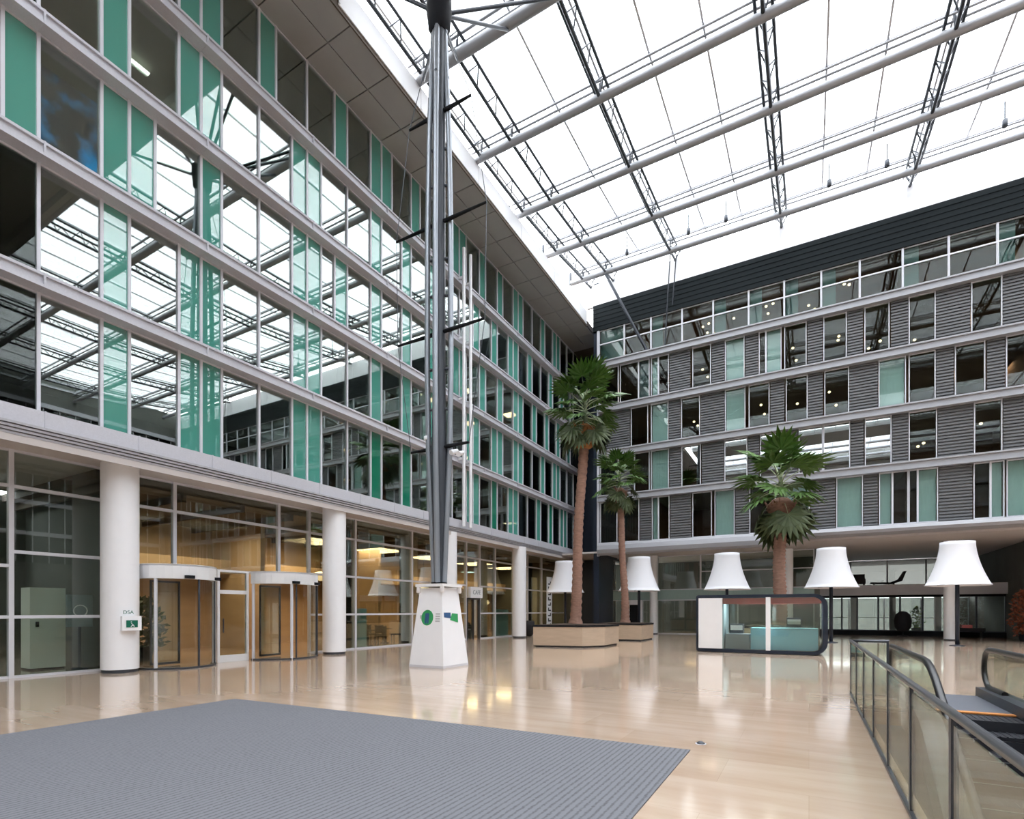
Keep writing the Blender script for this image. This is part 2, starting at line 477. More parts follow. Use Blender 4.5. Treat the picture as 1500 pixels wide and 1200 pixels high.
MB().tube([(x+.09,10.15,.95),(x+.09,10.15,1.4)],.02,8).box(x+.04,x+.1,10.14,10.16,1.0,1.02).box(x+.04,x+.1,10.14,10.16,1.33,1.35).build('handle', M['dark_metal'], pdo)
# cafe door with white sign box over it
cd = MB()
cd.box(XG-.05,XG+.1,24.82,24.9,0,2.4).box(XG-.05,XG+.1,26.1,26.18,0,2.4).box(XG-.05,XG+.1,25.47,25.53,0,2.3).box(XG-.05,XG+.1,24.9,26.1,2.3,2.4)
cdo = struct('door_4', cd, M['dark_metal'])
MB().box(XG-.01,XG+.01,24.9,26.1,.03,2.3).build('door_glass', M['g_clear'], cdo)

def text_obj(s, size, loc, rot, m, parent=None, name='lettering', ext=.004):
    cu = bpy.data.curves.new(name, 'FONT'); cu.body = s; cu.size = size; cu.extrude = ext
    cu.align_x = 'CENTER'; cu.align_y = 'CENTER'
    t = bpy.data.objects.new(name, cu); COL.objects.link(t)
    dg = bpy.context.evaluated_depsgraph_get()
    me = bpy.data.meshes.new_from_object(t.evaluated_get(dg))
    bpy.data.objects.remove(t); bpy.data.curves.remove(cu)
    o = bpy.data.objects.new(name, me); COL.objects.link(o)
    me.materials.clear(); me.materials.append(m)
    o.location = loc; o.rotation_euler = rot
    if parent: o.parent = parent
    return o
sg = thing('sign_box', 'white box sign with dark lettering fixed above the cafe door', 'sign', (XG+.2, 25.5, 2.4))
MB().box(-.08,.1,-.62,.62,0,.62).build('sign_case', M['white'], sg)
text_obj('CAFE', .34, (.106,0,.3), (PI/2,0,PI/2), M['greyblue'], sg)

# columns
cols = [(-16.2,7.2,'nearest white round column left of the entrance, carrying the green exit sign'),
        (-15.9,14.3,'white round column just right of the curved entrance doors'),
        (-15.75,21.45,'white round column directly behind the white tapered mast pedestal'),
        (-15.6,28.6,'white round column right of the cafe door, before the stone planter')]
for i, (x, y, lb) in enumerate(cols):
    t = thing('column', lb, 'column', (x, y, 0), 0, 'white columns along the left arcade')
    MB().lathe([(.43,.09),(.43,2.865)], n=40).lathe([(.42,2.865),(.42,2.885)], n=40).lathe([(.43,2.885),(.43,5.58)], n=40).build('shaft', M['white'], t)
    MB().lathe([(.41,0),(.41,.09)], n=40).build('base', M['dark_metal'], t)
for x, y, lb in ((-9.7,37.9,'slim white column under the far block behind the second lamp from the left'),
                 (-1.15,37.9,'white column under the far block behind the palm by the kiosk'),
                 (6.9,37.9,'white column under the far block behind the largest lamp')):
    t = thing('column', lb, 'column', (x, y, 0), 0, 'white columns under the far block')
    MB().lathe([(.28,.06),(.28,5.6)], n=28).build('shaft', M['white'], t)
    MB().lathe([(.3,0),(.3,.06)], n=28).build('base', M['dark_metal'], t)
# exit sign on the nearest column
es = thing('exit_sign', 'white box with green running-man panel on the nearest white column', 'sign', (-16.2+.49*math.cos(.08), 7.2+.49*math.sin(.08), 1.15), -.12)
MB().box(-.06,.07,-.22,.22,-.02,.36).build('sign_case', M['white'], es)
MB().box(.07,.078,-.13,.13,.06,.25).build('green_panel', M['dgreen'], es)
fg = MB(); fg.tube([(.082,-.02,.17),(.082,.02,.13),(.082,-.03,.08)],.012,6).tube([(.082,.02,.13),(.082,.05,.08)],.012,6).lathe([(.001,.195),(.016,.2),(.016,.21),(.001,.22)],.082,-.02,8)
fg.build('pictogram', M['shade'], es)
text_obj('DSA', .13, (.0,-.06,.46), (PI/2,0,PI/2), M['dgreen'], es)

# downpipes on the left facade
for y, lb in ((21.9,'left of the two white vertical pipes on the green glass facade'),(22.5,'right of the two white vertical pipes on the green glass facade')):
    p = MB(); p.tube([(-15.12,y,5.9),(-15.12,y,19.9)],.085,12)
    for z in (9.3,12.35,15.4,18.45): p.box(XB-.02,-15.2,y-.05,y+.05,z-.05,z+.05)
    tag(p.build('downpipe', M['white']), lb, 'pipe')
# interior left: cafe, cabinets, screens, poster
dk = MB(); dk.box(-16.42,-16.38,5.55,6.75,12.75,15.05); 
tag(dk.build('wall_screen', M['poster']), 'dark display with electric blue picture behind the upper left window', 'screen')
t = thing('cabinet', 'tall pale cabinet standing inside the dark lobby left of the entrance', 'cabinet', (-19.0,6.55,0))
MB().box(-.3,.3,-.42,.38,.05,2.3).build('body', M['cabinet'], t)
MB().box(-.28,.28,-.4,.36,0,.05).build('plinth', M['black'], t)
MB().box(.3,.36,-.3,-.24,1.2,1.35).build('handle', M['black'], t)
t = thing('information_stand', 'dark stand with round emblem screen inside the dark left lobby', 'stand', (-17.9,6.95,0))
MB().box(-.05,.05,-.3,.3,1.2,2.1).build('screen', M['greyblue'], t)
MB().lathe([(.2,0),(.2,.04),(.04,.05),(.04,1.25)],n=16).build('stand_pole', M['dark_metal'], t)
MB().tube([(.06,.16*math.cos(a*PI/8),1.65+.16*math.sin(a*PI/8)) for a in range(16)],.015,6,closed=True).build('emblem', M['white'], t)
for y, w_, lb in ((16.95,.8,'pale teal freestanding screen inside the cafe window, right of second column'),(29.2,1.8,'grey-green freestanding screen inside the window left of fourth column')):
    t = thing('screen_panel', lb, 'screen', (XG-.25, y, 0))
    MB().box(-.02,.02,-w_/2,w_/2,.08,1.75).build('panel', M['screen'], t)
    MB().box(-.08,.08,-w_/2,w_/2,0,.08).build('foot', M['light_metal'], t)
def make_chair(label, group):
    t = thing('cafe_chair', label, 'chair', (0,0,0), 0, group)
    MB().box(-.22,.22,-.22,.22,.43,.48).build('seat', M['cafe_wood'], t)
    MB().box(-.22,-.18,-.2,.2,.55,.92).box(-.22,-.18,-.2,-.16,.45,.95).box(-.22,-.18,.16,.2,.45,.95).build('backrest', M['cafe_wood'], t)
    for a in (-1,1):
        for b in (-1,1):
            MB().box(a*.2-.02,a*.2+.02,b*.2-.02,b*.2+.02,0,.43).build('leg', M['black'], t)
    return t
cl = 'dark wooden chair at the cafe tables behind the glass right of second column'
ch0 = make_chair(cl, 'dark cafe chairs behind the glass')
tb = thing('cafe_table', 'dark cafe table behind the glass right of second column', 'table', (-18.1,18.3,0), 0, 'dark cafe tables behind the glass')
MB().lathe([(.38,.72),(.38,.75)],n=24).build('tabletop', M['cafe_wood'], tb)
MB().lathe([(.22,0),(.22,.03),(.035,.05),(.035,.72)],n=16).build('pedestal', M['black'], tb)
first = True
for i, (x, y) in enumerate(((-18.1,18.3),(-18.9,20.3),(-20.2,18.8),(-21.4,20.4))):
    if i: dup(tb, None, (x, y, 0))
    for a in (0, PI/2, PI):
        c_ = ch0 if first else dup(ch0)
        first = False
        c_.location = (x-.62*math.cos(a+.4), y-.62*math.sin(a+.4), 0); c_.rotation_euler = (0,0,a+.4)
t = thing('armchair', 'round black tub armchair by the glass right of fourth column', 'armchair', (-16.1,30.7,0))
MB().lathe([(.3,.05),(.42,.2),(.45,.55),(.44,.95),(.36,1.0),(.33,.6),(.3,.45),(.01,.44)],n=24).build('tub', M['dark_fabric'], t)
MB().lathe([(.25,0),(.25,.05)],n=20).build('base', M['black'], t)
t = thing('litter_bin', 'dark slim bin standing in the cafe doorway under the sign', 'bin', (-17.6,25.9,0))
MB().lathe([(.2,0),(.24,.75),(.22,.8),(.12,.95),(.01,1.0)],n=18).build('body', M['dark_fabric'], t)
MB().lathe([(.245,.72),(.25,.76)],n=18).build('rim', M['dark_metal'], t)
t = thing('indoor_plant', 'dark leafy potted plant inside the glass behind the left curved door', 'plant', (-19.3,9.2,0))
bm_ = MB()
for _ in range(420):
    h = R.uniform(.4,2.0); a = R.uniform(0,6.28); r_ = .7*math.sqrt(R.random())*math.sin(min(1,h/2.2)*PI)**.5
    p = Vector((r_*math.cos(a), r_*math.sin(a), h)); d = Vector((R.uniform(-1,1),R.uniform(-1,1),R.uniform(-.5,1))).normalized()*.26; s_ = d.orthogonal().normalized()*.07
    b0 = len(bm_.v); bm_.v += [tuple(p),tuple(p+d*.5+s_),tuple(p+d),tuple(p+d*.5-s_)]; bm_.f.append((b0,b0+1,b0+2,b0+3)); bm_.sm.append(False)
bm_.build('foliage', M['leaf_old'], t)
MB().lathe([(.28,0),(.36,.45),(.3,.45),(.28,.4),(.01,.4)],n=18).build('pot', M['black'], t)
# white banner with stacked dark marks
t = thing('banner', 'white upright banner with a stack of dark marks beside the leftmost lamp', 'banner', (-16.4,34.6,0))
MB().box(-.02,.02,-.42,.42,.1,4.1).build('cloth', M['white'], t)
MB().box(-.2,.2,-.45,.45,0,.1).build('foot', M['dark_metal'], t)
for i in range(9):
    m_ = MB(); z = .5+.38*i
    m_.box(.02,.03,-.22,.22,z,z+.09).box(.02,.03,-.22 if i % 2 else .1,-.1 if i % 2 else .22,z+.09,z+.24)
    m_.build('printed_mark', M['black'], t)
# office and lobby lamps on the left
for i, (x, y, z, l, lb) in enumerate((
    (-17.6,7.7,18.1,.9,'white strip light under the ceiling behind the fourth-floor window, upper left'),
    (-18.4,9.3,17.9,.6,'short white strip light behind the fourth-floor window, right of the longer strip'),
    (-17.0,6.9,12.9,.35,'small white light low behind the window beside the blue display'))):
    o = MB(); o.box(x-.05,x+.05,y,y+l,z-.04,z)
    tag(o.build('ceiling_light', M['cool_tube']), lb, 'light')
def lamp(x, y, z, e, sx, col=(1,.62,.30), rot=(0,0,0)):
    l = bpy.data.lights.new('lamp_light', 'AREA'); l.shape = 'RECTANGLE'; l.size = sx; l.size_y = sx; l.energy = e; l.color = col
    o = bpy.data.objects.new('interior_lamp_light', l); COL.objects.link(o); o.location = (x,y,z); o.rotation_euler = rot
    o['kind'] = 'structure'
for y in (9.4, 12.3, 17.5, 22, 26.5, 31.5, 36): lamp(-20.8, y, 5.0, 50 if y < 15 else 95, 2.2, (1,.74,.48) if y < 15 else (1,.66,.34))
lamp(-20, 3, 5.3, 8, 1.5, (.8,1,.9))
pn = 0
for x, y, z, lb in ((-20.5,17.6,3.25,'amber pendant lamp glowing inside the cafe right of second column'),
                (-19.6,30.8,2.2,'large amber globe lamp glowing low behind fourth column'),
                (-20.5,25.4,2.9,'amber pendant lamp glowing behind the cafe door sign')):
    t = thing('pendant_lamp', lb, 'lamp', (x,y,z))
    MB().lathe([(.02,.3),(.25,.25),(.42,0),(.3,-.12),(.02,-.15)],n=20).build('lamp_shade', M['amber_lamp'], t)
    MB().tube([(0,0,.28),(0,0,5.1-z)],.012,6).build('cable', M['black'], t)

# ------------------------------------------------------------------ far building
FZ = ZB
far_rows = {
 3: [('w',-12.5,-11.21),('w',-11.1,-9.84),('b',-9.84,-9.11),('t',-9.01,-8.53),('w',-8.53,-7.87),('l',-7.81,-6.54),('w',-6.4,-5.3),('l',-5.25,-4.51),('t',-4.48,-3.39),('l',-3.34,-2.65),('w',-2.6,-2.22),('t',-2.22,-1.4),('w',-1.25,-.12),('l',-.07,.66),('w',.71,1.82),('l',1.86,2.57),('w',2.64,3.76),('l',3.83,4.57),('w',4.59,5.71),('l',5.74,7.1),('w',7.13,8.31),('l',8.34,9.5)],
 2: [('l',-12.5,-10.44),('w',-10.35,-9.21),('t',-9.01,-7.9),('l',-7.87,-7.16),('w',-7.09,-5.95),('l',-5.9,-4.51),('t',-4.48,-3.34),('w',-3.15,-2.03),('l',-1.98,-1.25),('w',-1.17,-.07),('l',-.05,.68),('w',.76,1.93),('l',1.95,3.24),('t',3.28,4.47),('w',4.59,5.71),('l',5.74,6.45),('w',6.49,7.67),('l',7.75,8.42),('w',8.45,9.5)],
 1: [('w',-12.5,-11.21),('l',-11.15,-10.19),('w',-10.13,-9.11),('t',-9.01,-7.87),('l',-7.81,-7.12),('W',-7.07,-5.9),('l',-5.83,-4.56),('W',-4.51,-3.23),('l',-3.18,-2.58),('W',-2.53,-1.33),('l',-1.28,-.57),('W',-.52,.68),('W',.71,1.98),('l',2.02,2.61),('W',2.66,3.85),('l',3.89,4.57),('w',4.59,5.77),('l',5.81,7.22),('w',7.24,8.31),('l',8.36,9.5)],
 0: [('w',-12.5,-11.3),('w',-11.2,-9.8),('l',-9.74,-9.01),('t',-8.95,-8.53),('w',-8.53,-7.83),('l',-7.77,-6.49),('w',-6.4,-5.25),('t',-5.08,-3.94),('l',-3.89,-3.15),('w',-3.11,-1.71),('t',-1.71,.03),('l',.07,1.28),('t',1.33,2.57),('l',2.61,3.24),('t',3.3,3.89),('w',3.89,4.57),('w',4.59,4.97),('t',4.97,5.81),('l',5.85,7.18),('w',7.22,7.87),('t',7.87,8.39),('t',8.47,9.5)]}
w = MB()
w.box(-12.6,XR,41.0,41.3,5.8,20.9).box(-12.6,XR,YF+.1,41.3,20.9,21.3)
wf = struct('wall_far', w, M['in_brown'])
w = MB(); w.box(-16,-12.95,38.9,39.2,0,21.65).box(-13.0,-12.62,YF-.02,YF+3,0,5.5)
w.box(-13.0,-12.6,YF,41.3,5.4,24.3)
struct('wall_corner', w, M['navy'])
struct(tname(), MB().box(-12.72,-12.56,YF-.12,YF-.0,5.4,20.9), M['light_metal'])
w = MB()
for z in FZ[:-1]: w.box(-12.6,XR,YF+.12,41,z-.15,z+.1)
struct('floor_far_offices', w, M['in_slab'])
w = MB()
for xx in (-9.05,-4.5,.7,4.58,9.5,14,19,24,29): w.box(xx-.06,xx+.06,YF+.6,41,6.3,20.9)
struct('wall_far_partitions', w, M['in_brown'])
def louvre(x0, x1, z0, z1):
    o = MB(); o.box(x0, x1, YF+.02, YF+.06, z0, z1)
    n = int((z1-z0)/.16)
    for i in range(n):
        z = z0+(i+.5)*(z1-z0)/n
        o.box(x0, x1, YF-.05, YF+.02, z-.045, z+.045)
    o.build('louvre_panel', M['louvre'], wf)
def fwin(x0, x1, z0, z1, kind, trans=()):
    fb = MB(); t = .04
    fb.box(x0, x0+t, YF-.09, YF+.05, z0, z1).box(x1-t, x1, YF-.09, YF+.05, z0, z1)
    fb.box(x0+t, x1-t, YF-.05, YF+.05, z0, z0+.05).box(x0+t, x1-t, YF-.05, YF+.05, z1-.05, z1)
    for z in trans: fb.box(x0+t, x1-t, YF-.07, YF+.05, z-.035, z+.035)
    f = struct(wname(), fb, M['light_metal'])
    g = MB(); g.box(x0+t, x1-t, YF-.012, YF+.012, z0+.05, z1-.05)
    g.build('pane', M['g_far_bright'] if kind == 'W' else M['g_far_t'] if kind == 't' else M['g_far'], f)
    if kind == 't': MB().box(x0+t+.02, x1-t-.02, YF+.12, YF+.15, z0+.05, z1-.05).build('blind', M['teal_light'], f)
    if kind == 'b': MB().box(x0+t+.02, x1-t-.02, YF+.06, YF+.09, z0+.05, z1-.05).build('blind', M['greyblue'], f)
for r in range(4):
    z0 = FZ[r]+(.02 if r == 0 else .22); z1 = FZ[r+1]-.22
    items = list(far_rows[r])
    base = [(k_, a+22.05, b+22.05) for k_, a, b in items if a+22.05 < 31.5]
    items += [(k_.lower(), a, b) for k_, a, b in base]
    for k_, a, b in items:
        if b-a < .25: continue
        if k_ == 'l': louvre(a, b, z0, z1)
        else: fwin(a, b, z0, z1, k_)
mx_ = [-12.58,-10.8,-9.01,-7.03,-5.16,-3.15,-1.25,.61,2.43,4.34,6.25,8.14]
while mx_[-1] < 32: mx_.append(mx_[-1]+1.9)
for i in range(len(mx_)-1):
    z0, z1 = FZ[4]+.22, 20.9
    fwin(mx_[i], mx_[i+1]-.01, z0, z1, 'w', ((z0+z1)/2+.15,))
    if i in (0,): MB().box(mx_[i]+.06, mx_[i+1]-.06, YF+.14, YF+.17, z0, z1).build('blind', M['teal_light'], bpy.data.objects['window_%d' % wn[0]])
    elif i in (2,4,5,6,7,9,11,12): MB().box(mx_[i]+.06, mx_[i]+.7, YF+.14, YF+.17, z0, z1).build('blind', M['teal_light'], bpy.data.objects['window_%d' % wn[0]])
for z in FZ[1:-1]:
    b = MB(); b.box(-12.6,XR,YF-.38,YF+.1,z-.22,z-.14).box(-12.6,XR,YF-.38,YF+.1,z+.14,z+.22).box(-12.6,XR,YF-.30,YF+.1,z-.14,z+.14)
    struct(tname(), b, M['band_far'])
b = MB(); pr = [(YF+.1,5.45),(YF-.25,5.42),(YF-.42,5.55),(YF-.5,5.8),(YF-.42,6.08),(YF-.3,6.25),(YF+.1,6.27)]
b.prism(pr, -12.6, -1.6, 'x')
struct(tname(), b, M['band_far'])
b = MB(); b.prism([(YF+.1,5.72),(YF-.9,5.80),(YF-1.0,5.95),(YF-.9,6.15),(YF+.1,6.27)], -1.6, XR, 'x')
struct(tname(), b, M['band_far'])
b = MB(); b.box(-16,XR,YF-.05,56,5.62,5.74); struct('ceiling_far_arcade', b, M['gsoffit'])
# dark fascia and white strip under the roof glass
b = MB(); b.box(-13.0,XR,YF-.12,YF+.1,20.9,22.7)
for i in range(6): b.box(-13.0,XR,YF-.15,YF-.1,20.9+.3*i,20.93+.3*i)
struct('wall_far_fascia', b, M['fascia'])
b = MB(); b.box(-13.5,XR,YF-.02,YF+.2,22.7,24.2)
for i in range(24): b.box(-13.5+2.0*i,-13.46+2.0*i,YF-.05,YF,22.7,24.2)
struct(tname(), b, M['white'])
# warm lamps in the upper floors
proto = MB().lathe([(.02,-.07),(.075,-.03),(.075,.03),(.02,.07)],n=8).build('ceiling_light', M['warm_bulb'])
tag(proto, 'small warm round lamp glowing behind the upper windows of the far block', 'light', 'warm lamps inside the far block')
spots = []
for x0, x1 in ((-10.4,-9.4),(-8.7,-7.4),(-6.4,-5.4),(-4.6,-3.5),(-2.4,-1.5),(-.3,.4),(1.5,2.2)):
    for _ in range(4): spots.append((R.uniform(x0,x1), YF+R.uniform(.8,4), R.uniform(18.9,20.6)))
for x0, x1, z in ((-6.2,-5.5,17),(-1,-.3,17.3),(.9,1.6,17.2),(2.8,3.6,16.9),(4.8,5.5,17),(7.4,8,16.2),(.9,1.7,14.2),(-1,-.3,13.9),(-2.8,-2.2,13.8),(-6.8,-6.2,13.8),(4.8,5.5,11.1),(7.5,8.1,10.9)):
    for _ in range(2): spots.append((R.uniform(x0,x1), YF+R.uniform(.8,3.5), z+R.uniform(-.7,.7)))
for i, p in enumerate(spots):
    o = proto if i == 0 else dup(proto)
    o.location = p
for x in (-10,-6,-2,2,6,9.5):
    lamp(x, 38, 20.7, 22, 1.0, (1,.6,.35)); lamp(x, 38, 17.9, 20, 1.0, (1,.6,.35)); lamp(x, 38, 14.9, 16, 1.0, (1,.6,.35)); lamp(x, 38, 11.9, 10, 1.0, (1,.65,.4)); lamp(x, 38, 8.9, 8, 1.0, (1,.7,.5))
# far ground floor glazing
YG = 38.6
def ggwin(x0, x1, z0, z1, zt=(), y=YG, m='g_clear', fm='light_metal'):
    fb = MB(); t = .05
    fb.box(x0,x0+t,y-.07,y+.06,z0,z1).box(x1-t,x1,y-.07,y+.06,z0,z1).box(x0+t,x1-t,y-.05,y+.05,z0,z0+.06).box(x0+t,x1-t,y-.05,y+.05,z1-.06,z1)
    for z in zt: fb.box(x0+t,x1-t,y-.05,y+.05,z-.03,z+.03)
    f = struct(wname(), fb, M[fm])
    MB().box(x0+t,x1-t,y-.012,y+.012,z0+.06,z1-.06).build('pane', M[m], f)
    return f
for x0, x1 in ((-13,-11.9),(-10.7,-9.6),(-9.6,-6.6),(-6.6,-4.2),(-4.2,-1.9),(-1.9,.3)):
    ggwin(x0,x1,0,2.45); 
    ggwin(x0,x1,3.15,5.6,(4.4,) if x0 > -9 else ())
ggwin(-11.9,-10.7,3.15,5.6)
b = MB(); b.box(-13,.3,YG-.1,YG+.08,2.45,3.15); struct('wall_far_spandrel', b, M['teal_light'])
dd = MB(); dd.box(-11.85,-11.65,YG-.1,YG+.05,0,2.45).box(-10.95,-10.75,YG-.1,YG+.05,0,2.45).box(-11.65,-10.95,YG-.1,YG+.05,2.1,2.45)
d5 = struct('door_5', dd, M['white']); MB().box(-11.65,-10.95,YG-.03,YG,0,2.1).build('leaf', M['black'], d5)
w = MB(); w.box(-16,.4,44,44.3,0,5.6); struct('wall_far_rooms', w, M['in_dark'])
w = MB(); w.box(.3,.6,YG,56,0,5.6).box(10.6,10.9,YG+.2,56,0,5.6); struct('wall_lobby_sides', w, M['in_dark'])
w = MB(); w.box(10.9,XR,YG,YG+.3,0,5.6); struct('wall_far_right_ground', w, M['fascia'])
lamp(-7.5, 41, 2.3, 8, 1.2); lamp(-3.5, 41, 2.3, 8, 1.2); lamp(-6, 41.5, 5.3, 8, 1.2, (.8,1,.95))
# deep lobby at right: mezzanine and daylight beyond
w = MB(); w.box(.6,10.6,43,50,2.72,3.35); struct('floor_mezzanine', w, M['lip'])
b = MB(); b.box(.6,10.6,42.95,43.02,2.7,3.4); struct(tname(), b, M['light_metal'])
for x0, x1 in ((.6,2.0),(2.0,2.9),(2.9,4.1),(4.1,5.3),(5.3,6.5),(6.5,7.7),(7.7,9.2),(9.2,10.6)):
    f = ggwin(x0,x1,.3,2.6,(), y=43.4, m='g_clear', fm='dark_metal')
b = MB(); b.box(.6,10.6,43.2,43.6,0,.3).box(.6,10.6,43.3,43.5,2.58,2.72); struct(tname(), b, M['black'])
for x0, x1 in ((.6,2.9),(2.9,5.3),(5.3,7.7),(7.7,10.6)):
    ggwin(x0,x1,0,2.7,(1.1,), y=52, m='g_dim'); ggwin(x0,x1,3.35,5.6,(), y=50, m='g_dim')
for x in (2.9,5.3,7.9): struct('wall_lobby_pier', MB().box(x-.18,x+.18,46.9,47.3,0,2.72), M['lip'])
# furniture on the mezzanine and in the lobby
t = thing('lounge_chair', 'boxy black lounge chair on the mezzanine between the two largest lamps', 'chair', (2.9,43.9,3.36))
MB().box(-.5,.5,-.4,.4,.15,.5).build('seat', M['dark_fabric'], t)
MB().box(-.5,.5,.25,.42,.5,.85).build('backrest', M['dark_fabric'], t)
for a in (-.42,.42):
    for b in (-.32,.32): MB().box(a-.03,a+.03,b-.03,b+.03,0,.15).build('leg', M['black'], t)
t = thing('chaise_longue', 'low black chaise with upswept back on the mezzanine left of the largest lamp', 'chair', (4.7,43.9,3.36))
MB().prism([(-1.0,.25),(.1,.22),(.55,.42),(.85,.95),(.98,.95),(.75,.3),(.2,.1),(-1.0,.15)],-.3,.3,'y').build('shell', M['dark_fabric'], t)
for a in (-.8,.3): MB().box(a-.03,a+.03,-.25,.25,0,.18).build('leg', M['black'], t)
t = thing('potted_bush', 'yellow-green bush in a pot inside the glass lobby left of the largest lamp pole', 'plant', (6.35,44.6,0))
bm_ = MB()
for _ in range(260):
    a, h = R.uniform(0,6.28), R.uniform(.5,1.9); r_ = R.uniform(0,.55)*math.sin((h-.3)/1.7*PI)
    p = Vector((r_*math.cos(a), r_*math.sin(a), h)); d = Vector((R.uniform(-1,1),R.uniform(-1,1),R.uniform(-.3,1))).normalized()*.16; s_ = d.orthogonal().normalized()*.05
    b0 = len(bm_.v); bm_.v += [tuple(p),tuple(p+d*.5+s_),tuple(p+d),tuple(p+d*.5-s_)]; bm_.f.append((b0,b0+1,b0+2,b0+3)); bm_.sm.append(False)
bm_.build('foliage', mat('bush_green', (.22,.34,.04), .6), t)
MB().lathe([(.24,0),(.3,.5),(.26,.5),(.24,.44),(.01,.44)],n=18).build('pot', M['dark_metal'], t)
t = thing('round_seat', 'black high-backed round seat in the glass lobby beside the bush', 'chair', (5.3,42.2,0))
MB().lathe([(.3,.35),(.44,.6),(.48,1.0),(.4,1.4),(.2,1.6),(.02,1.64)],n=24).build('shell', M['dark_fabric'], t)
MB().lathe([(.3,0),(.3,.04),(.05,.08),(.05,.36)],n=18).build('base', M['black'], t)
t = thing('bench', 'dark bench with red cushion in the lobby right of the largest lamp', 'bench', (8.4,42.1,0))
MB().box(-.9,.9,-.3,.3,.38,.6).build('seat', M['dark_fabric'], t)
MB().box(-.2,.3,-.25,.25,.6,.78).build('cushion', M['pink'], t)
for a in (-.8,.8): MB().box(a-.04,a+.04,-.28,.28,0,.38).build('leg', M['black'], t)
t = thing('copper_tree', 'reddish-brown leafy indoor shrub at the right edge behind the escalator', 'plant', (10.2,38.0,0))
bm_ = MB()
for _ in range(900):
    h = R.uniform(.35,2.7); a = R.uniform(0,6.28); r_ = .75*math.sqrt(R.random())*math.sin(min(1,(h)/2.8)*PI)**.5
    p = Vector((r_*math.cos(a), r_*math.sin(a), h)); d = Vector((R.uniform(-1,1),R.uniform(-1,1),R.uniform(-.5,1))).normalized()*.2; s_ = d.orthogonal().normalized()*.06
    b0 = len(bm_.v); bm_.v += [tuple(p),tuple(p+d*.5+s_),tuple(p+d),tuple(p+d*.5-s_)]; bm_.f.append((b0,b0+1,b0+2,b0+3)); bm_.sm.append(False)
bm_.build('foliage', mat('copper_leaf', (.20,.055,.02), .6, noise=.5, nscale=5), t)
MB().tube([(0,0,.3),(.03,0,1.4),(0,.03,2.4)],[.05,.04,.02],8).build('stem', M['trunk'], t)
MB().lathe([(.34,0),(.42,.4),(.36,.4),(.34,.34),(.01,.34)],n=18).build('pot', M['black'], t)

# ------------------------------------------------------------------ closing walls, solid ceiling, roof
w = MB(); w.box(XR,XR+.3,-20,56,0,24.5); struct('wall_rear', MB().box(-16,XR,-20.3,-20,0,24.3), M['rear']); wr = struct('wall_right', w, M['in_dark'])
for z in FZ[1:]:
    struct(tname(), MB().box(XR-.3,XR,-19.9,YF,z-.2,z+.2), M['band'])
for z in FZ[1:-1]:
    struct(tname(), MB().box(XF,XR-.3,-20,-19.7,z-.2,z+.2), M['band'])
for r in range(5):
    f = MB(); z0 = FZ[r]+.2; z1 = FZ[r+1]-.2
    y = -19.5
    while y < 34: f.box(XR-.14,XR-.02,y,y+.07,z0,z1); y += 1.3
    fo = struct(wname(), f, M['light_metal']); MB().box(XR-.06,XR-.04,-19.5,34,z0,z1).build('pane', M['g_far'], fo)
w = MB(); w.box(-13.5,XR,6.6,12.1,22.75,23.3).box(-13.5,XR,-8,-3.5,22.75,23.3).box(-13.5,XR,-20,-18.5,22.75,23.3).box(-13.5,XR,11.9,12.15,22.3,22.8)
struct('ceiling', w, M['soffit'])
BY = [(12.35,22.65),(16.35,22.65),(20.55,22.62),(24.7,22.78),(28.9,23.2),(33.1,23.85)]
XE0, XE1 = -14.05, 33.0
LX = [-13.2,-11.6,-7.45,-1.4,4.65,10.7,16.75,22.8,28.85]
nm = ['edge tube above the mast head','first','second','third','fourth','fifth']
lbs = ['heavy round roof tube along the solid ceiling edge above the mast','thick grey roof tube crossing just right of the mast top',
 'second grey roof tube beyond the mast head','middle grey roof tube halfway to the far block','second-last grey roof tube before the far block','farthest grey roof tube beside the dark fascia']
for i, (y, z) in enumerate(BY):
    t = thing('roof_tube', lbs[i], 'beam', (0, y, z), 0, 'grey roof tubes')
    MB().tube([(XE0,0,0),(XE1,0,0)], .21 if i < 2 else .175, 14).build('main_tube', M['beam'], t)
    p = MB()
    for dy in (-.16,.16): p.tube([(XE0+.2,dy,.56),(XE1,dy,.56)],.045,6)
    p.build('purlin', M['beam'], t)
    for x in LX:
        MB().tube([(x,0,.15),(x,0,.6)],.05,6).build('hanger', M['dark_metal'], t)
    MB().tube([(XE0-.05,0,-.1),(XE0-.05,0,.7)],.09,8).build('end_bracket', M['dark_metal'], t)
def prof(y, dz=0):
    P = [(11.9,22.65)]+BY+[(YF,24.1)]
    for (a, za), (b, zb) in zip(P, P[1:]):
        if a <= y <= b: return za+(zb-za)*(y-a)/(b-a)+dz
    return P[-1][1]+dz
gl_ = ['roof girder hugging the left eaves','roof girder second from the left eaves','zigzag roof girder third from the left eaves','zigzag roof girder over the middle of the kiosk area',
 'zigzag roof girder above the right side of the far block','zigzag roof girder first beyond the right of the view','zigzag roof girder second beyond the right of the view','zigzag roof girder third beyond the right of the view','zigzag roof girder beside the right wall']
